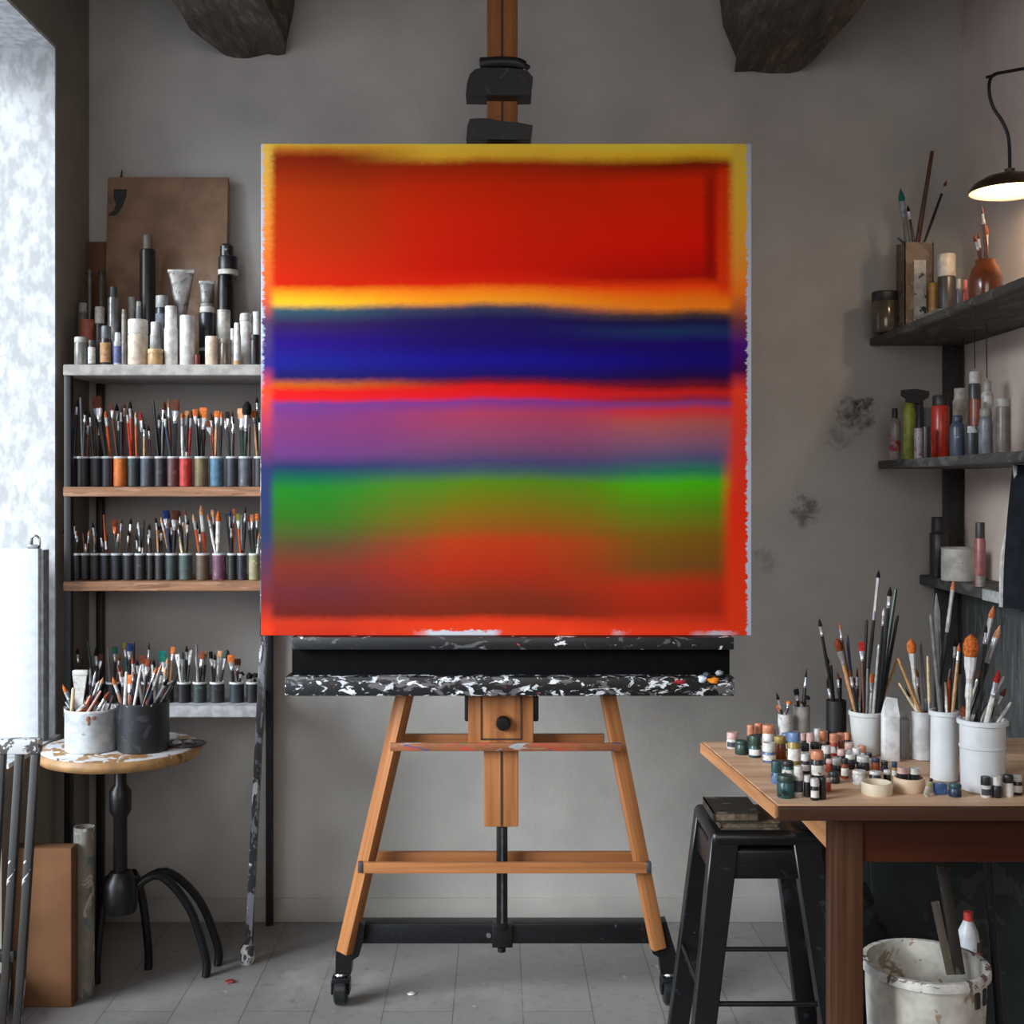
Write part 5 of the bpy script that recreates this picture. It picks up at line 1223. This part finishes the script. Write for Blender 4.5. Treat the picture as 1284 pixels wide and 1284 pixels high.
# brown jug with brushes
dj = 3.52
jr = M(40, dj)/2; jc = (X(1236, dj), dj, zt1)
jh = Z(326, dj)-zt1
jg = thing('jug', 'glossy brown stoneware jug of brushes on the uppermost wall shelf', 'jug', jc, GU)
obj('body', lathe(new(), [(0, 0), (jr*.9, 0), (jr, .01), (jr, jh*.62), (jr*.9, jh*.78), (jr*.66, jh*.9), (jr*.62, jh), (jr*.54, jh), (jr*.56, jh*.88), (jr*.84, jh*.7), (jr*.84, .02), (0, .012)], jc, 32), plain('brown_glaze', (112, 58, 32), .15, 0, .15, 14), jg)
POTS['j'] = dict(c=Vector(jc), ri=jr*.5, rb=jr*.5, z0=zt1+.014, zt=zt1+jh, d=dj, phrase='the brown jug, uppermost wall shelf', br=[], segs=[])
parse('j', '1231,257,1235,l,b,b,3.5;1221,294,1229,r,m,m,4.5;1227,291,1232,r,k,b,4;1237,282,1239,r,r,m,6')
lp = obj('crumpled_paper', grid_box(new(), (1.29, 3.62, zt1+.001), (1.345, 3.80, zt1+.012), 6, .004, 3, 22), plain('grey_paper', (120, 116, 112), .8, 0, .25, 20))
for v in lp.data.vertices: v.co.z = max(v.co.z, 0)
tag(lp, 'crumpled grey paper on the front edge of the uppermost wall shelf', 'paper', GU)

# items on the middle wall shelf
GM = 'things on the middle wall shelf'
rs(1122, 14, 512, 4.06, zt2, 'bottle', (150, 136, 128), (46, 42, 42), 524, 'small bottle with red and white label at the end of the middle wall shelf', group=GM, capw=.9, spots=[((150, 44, 46), .56), ((50, 46, 44), .58)])
# green spray bottle with trigger
dg = 4.0
gr_ = thing('spray_bottle', 'lime green spray bottle with black trigger on the middle wall shelf', 'bottle', (X(1140, dg), dg, zt2), GM)
gc = (X(1140, dg), dg, zt2); gh = Z(505, dg)-zt2; rg = M(15, dg)/2
obj('body', lathe(new(), [(0, 0), (rg*.95, 0), (rg, .004), (rg, gh*.86), (rg*.7, gh*.97), (rg*.55, gh), (0, gh)], gc, 22), plain('lime_plastic', (132, 142, 36), .4), gr_)
bm = new()
prism(bm, [(X(a, dg), Z(b, dg)) for a, b in ((1131, 489), (1148, 488), (1164, 491), (1163, 499), (1155, 503), (1150, 506), (1136, 505), (1137, 500), (1131, 496))], dg-.012, dg+.012)
obj('trigger_head', bm, plain('trigger_black', (34, 33, 33), .5), gr_)
rs(1152, 13, 502, 4.05, zt2, 'wide', (60, 58, 60), (50, 48, 48), 514, 'dim grey bottle behind the lime green spray bottle', group=GM, spots=[((110, 106, 108), .6)])
rs(1152.5, 12, 537, 3.86, zt2, 'cyl', (150, 142, 144), (0, 0, 0), None, 'small grey and pink pot before the lime spray bottle', cat='pot', name='pot', group=GM, spots=[((120, 70, 84), .58), ((60, 56, 60), .6)])
rs(1163, 9, 511, 4.07, zt2, 'cyl', (150, 160, 172), (0, 0, 0), None, 'pale blue tube behind the red flask', cat='tube', name='tube', group=GM)
rs(1161, 9, 535, 3.80, zt2, 'cyl', (46, 44, 48), (0, 0, 0), None, 'little black pot before the red flask', cat='pot', name='pot', group=GM)
rs(1179, 22, 496, 3.85, zt2, 'wide', (176, 44, 24), (36, 33, 33), 509, 'tall red flask with black cap on the middle wall shelf', cat='flask', name='flask', group=GM, capw=1.0, rough=.3)
rs(1200.5, 18, 521, 3.66, zt2, 'bottle', (66, 74, 90), (60, 66, 80), 529, 'slate blue bottle beside the red flask', group=GM, capw=1.2, spots=[((130, 140, 156), .64)])
rs(1204, 18, 487, 3.95, zt2, 'wide', (170, 160, 146), (190, 184, 174), 501, 'cream bottle with pale cap behind the slate blue bottle', group=GM, capw=.95)
rs(1219, 15, 534, 3.50, zt2, 'cyl', (52, 54, 58), (0, 0, 0), None, 'dark box-like pot with white label behind the grey bottle', cat='pot', name='pot', group=GM, lab=((176, 176, 174), .76, .98))
rs(1222, 15, 466, 3.80, zt2, 'wide', (62, 60, 62), (196, 192, 188), 481, 'tall dark bottle with white cap on the middle wall shelf', group=GM, capw=1.0)
rs(1223, 14, 500, 3.62, zt2, 'cyl', (118, 60, 44), (0, 0, 0), None, 'rust brown pot before the tall white-capped bottle', cat='pot', name='pot', group=GM)
rs(1236, 17, 512, 3.38, zt2, 'bottle', (106, 108, 116), (128, 124, 116), 523, 'grey bottle with pale shoulder standing at the middle shelf front', group=GM, capw=1.5)
rs(1238, 15, 478, 3.66, zt2, 'bottle', (176, 172, 166), (150, 146, 140), 490, 'off-white bottle behind the grey bottle on the middle wall shelf', group=GM, capw=1.1)
rs(1258, 18, 500, 3.35, zt2, 'jar', (100, 94, 88), (150, 146, 140), 510, 'brown jar with pale lid beyond the grey bottle', cat='jar', name='jar', group=GM)

# items on the lowest wall shelf
GL = 'things on the lowest wall shelf'
dk = 4.12
rs(1177, 22, 648, dk, zt3, 'wide', (38, 36, 36), (32, 30, 30), 668, 'black bottle in the wall corner on the lowest wall shelf', group=GL, capw=.9, spots=[((66, 62, 58), .6)])
wc = thing('paint_can', 'white paint-marked can on the lowest wall shelf', 'can', (X(1200, 3.98), 3.98, zt3), GL)
rc = M(41, 3.98)/2; hc_ = Z(687, 3.98)-zt3; c = (X(1200, 3.98)+.004, 3.98, zt3)
obj('wall', lathe(new(), [(0, 0), (rc-.001, 0), (rc, .002), (rc, hc_), (rc-.003, hc_), (rc-.003, .01), (0, .01)], c, 30), splat('can_white', (190, 186, 178), [((150, 92, 76), .745), ((140, 136, 130), .68)], 16, .5, seed=2), wc)
obj('rim', lathe(new(), [(rc-.0031, hc_-.002), (rc-.0031, hc_+.002), (rc+.0015, hc_+.002), (rc+.0015, hc_-.003), (rc, hc_-.003)], c, 30), plain('can_rim', (160, 150, 142), .4), wc)
rs(1229, 13, 655, 3.72, zt3, 'wide', (146, 84, 84), (52, 46, 46), 675, 'pink bottle with dark cap beside the white can', group=GL, lab=((128, 120, 112), .0, .22))
# dark apron hanging from the middle shelf
ap = new(); nx, nz = 14, 22
za, zb2 = zt2-.03, zt3-.02
gridv = []
for i in range(nz+1):
    row = []
    t = i/nz
    for k in range(nx+1):
        s = k/nx
        yv = 3.02+.27*s
        xv = 1.36+.012*math.sin(s*16+t*2)+.045*(1-t)*(1-abs(2*s-1))
        yy_ = yv+(.5-s)*.10*(1-t)
        row.append(ap.verts.new((xv, yy_, za+(zb2-za)*t)))
    gridv.append(row)
for r0, r1 in zip(gridv, gridv[1:]):
    for k in range(nx): ap.faces.new((r0[k], r0[k+1], r1[k+1], r1[k]))
bmesh.ops.solidify(ap, geom=ap.faces[:], thickness=.004)
apr = thing('hanging_apron', 'dark navy apron with white edging hanging below the middle wall shelf', 'apron', (1.36, 3.15, zb2))
obj('cloth', ap, plain('navy_cloth', (32, 36, 46), .9, 0, .3, 30), apr)
ed = [v for v in spline([(1.362+.002, 3.24, za), (1.368, 3.262, za-.12), (1.352, 3.288, za-.24), (1.352, 3.298, zb2)], 6)]
obj('edging', tube(new(), ed, .008, 8), plain('white_edging', (186, 184, 180), .8), apr)
# cords hanging below the uppermost shelf
for px, yb, d, lb in ((1208, 470, 4.02, 'thin dark cord hanging below the uppermost wall shelf beside the upright'), (1221.5, 462, 3.82, 'thin dark cord hanging above the tall white-capped bottle'), (1236.5, 474, 3.66, 'thin dark cord hanging above the off-white bottle')):
    zc0 = zt1-.027
    c_ = obj('cord', tube(new(), spline([(X(px, d), d, zc0), (X(px, d)+.002, d+.002, (zc0+Z(yb, d))/2), (X(px+1, d), d, Z(yb, d))], 4), .0018, 6), m_blackp)
    tag(c_, lb, 'cord')

# ------------------------------------------------------------------ wall lamp
dl = 3.5
lc = Vector((X(1266, dl), dl, Z(241, dl)))
lamp = thing('wall_lamp', 'lit brass dome wall lamp on a curved black arm above the corner shelves', 'lamp', (XR-.01, dl, lc.z))
rl_ = .112
obj('lamp_shade', lathe(new(), [(rl_, 0), (rl_*.985, .008), (rl_*.86, .026), (rl_*.6, .043), (rl_*.3, .052), (.014, .056), (.014, .066), (0, .066)][::-1]+[], lc, 40), plain('aged_brass', (98, 74, 58), .35, .7, .15), lamp)
o = obj('shade_lining', lathe(new(), [(rl_*.975, .001), (rl_*.96, .008), (rl_*.84, .024), (rl_*.58, .040), (rl_*.28, .049), (.002, .050)], lc, 40), plain('cream_enamel', (244, 226, 190), .5, 0, .02), lamp)
tb_ = NT('lamp_bulb_glow'); tb_.b.inputs['Base Color'].default_value = (1, .9, .7, 1); tb_.b.inputs['Emission Color'].default_value = (1, .78, .5, 1); tb_.b.inputs['Emission Strength'].default_value = 5
obj('bulb', lathe(new(), [(0, .010), (.016, .013), (.022, .024), (.016, .036), (.010, .046), (0, .047)], lc, 20), tb_.m, lamp)
armp = spline([(XR-.004, dl, Z(86, dl)), P(1300, 84, dl), P(1262, 90, dl), P(1246, 94, dl), P(1240.5, 104, dl), P(1241, 120, dl), P(1246, 136, dl), P(1256, 151, dl), P(1264, 170, dl), P(1266, 195, dl), lc+Vector((0, 0, .064))], 6)
obj('arm', tube(new(), armp, .0048, 10), m_black, lamp)
obj('arm_stub', tube(new(), [P(1236.5, 97, dl), P(1247, 94.5, dl)], .0046, 8), m_black, lamp)
obj('wall_plate', lathe(new(), [(0, 0), (.03, 0), (.028, .008), (0, .009)], seg=20), m_black, lamp, Matrix.Translation((XR, dl, Z(86, dl))) @ Matrix.Rotation(-PI/2, 4, 'Y'))

# small debris on the floor
for px, py, s, lb, c in ((516, 1247, .010, 'white paint chip on the floor between the easel casters', (226, 226, 228)), (288, 1232, .012, 'dark red paint flake on the floor near the round table foot', (130, 46, 44))):
    d = H*F/(py-CY); q = Vector((X(px, d), d, 0))
    bm = new(); bmesh.ops.create_icosphere(bm, subdivisions=2, radius=1)
    for v in bm.verts:
        k = 1+.4*mnoise.noise(v.co*2+Vector((px, 0, 0)))
        v.co = Vector((q.x+v.co.x*s*1.3*k, q.y+v.co.y*s*k, max(0, (v.co.z*.5+.4)*s*.7*k)))
    tag(obj('paint_chip', bm, plain('paint_chip', c, .5)), lb, 'paint chip')
label_brushes()

# ------------------------------------------------------------------ light
def area(name, loc, rot, sx, sy, power, col):
    l = bpy.data.lights.new(name, 'AREA'); l.shape = 'RECTANGLE'; l.size = sx; l.size_y = sy; l.energy = power; l.color = col
    o = bpy.data.objects.new(name, l); COL.objects.link(o); o.location = loc; o.rotation_euler = rot; return o
sun = bpy.data.lights.new('soft_daylight', 'SUN'); sun.energy = 5.7; sun.angle = math.radians(34); sun.color = (.88, .955, 1.0)
so_ = bpy.data.objects.new('soft_daylight', sun); COL.objects.link(so_); so_.location = (-6, -1, 5)
so_.rotation_euler = Vector((6, 4, -3)).to_track_quat('-Z', 'Y').to_euler()
area('rear_fill_light', (0, YR-.25, (RZ0+RZ1)/2), (PI/2, 0, 0), RX1-RX0, RZ1-RZ0, 40, (1.0, .92, .82))  # front fill added behind the camera, through the unseen rear opening
pl = bpy.data.lights.new('lamp_light', 'POINT'); pl.energy = 2.2; pl.color = (1, .74, .48); pl.shadow_soft_size = .02
po = bpy.data.objects.new('lamp_light', pl); COL.objects.link(po); po.location = lc+Vector((0, 0, -.004))
w = bpy.data.worlds.new('World'); SC.world = w; w.use_nodes = True
w.node_tree.nodes['Background'].inputs['Color'].default_value = (.75, .85, 1, 1); w.node_tree.nodes['Background'].inputs['Strength'].default_value = 1.3

# ------------------------------------------------------------------ camera
cam = bpy.data.cameras.new('Camera'); co = bpy.data.objects.new('Camera', cam); COL.objects.link(co)
co.location = (0, 0, H); co.rotation_euler = (PI/2, 0, 0)
cam.sensor_width = 36; cam.sensor_fit = 'HORIZONTAL'; cam.lens = 36*F/1284
cam.shift_x = (642-CX)/1284; cam.shift_y = -(642-CY)/1284
cam.clip_start = .05
SC.camera = co
vs_ = SC.view_settings
vs_.view_transform = 'Standard'; vs_.look = 'None'; vs_.gamma = 1; vs_.use_curve_mapping = False
vs_.exposure = 0.1
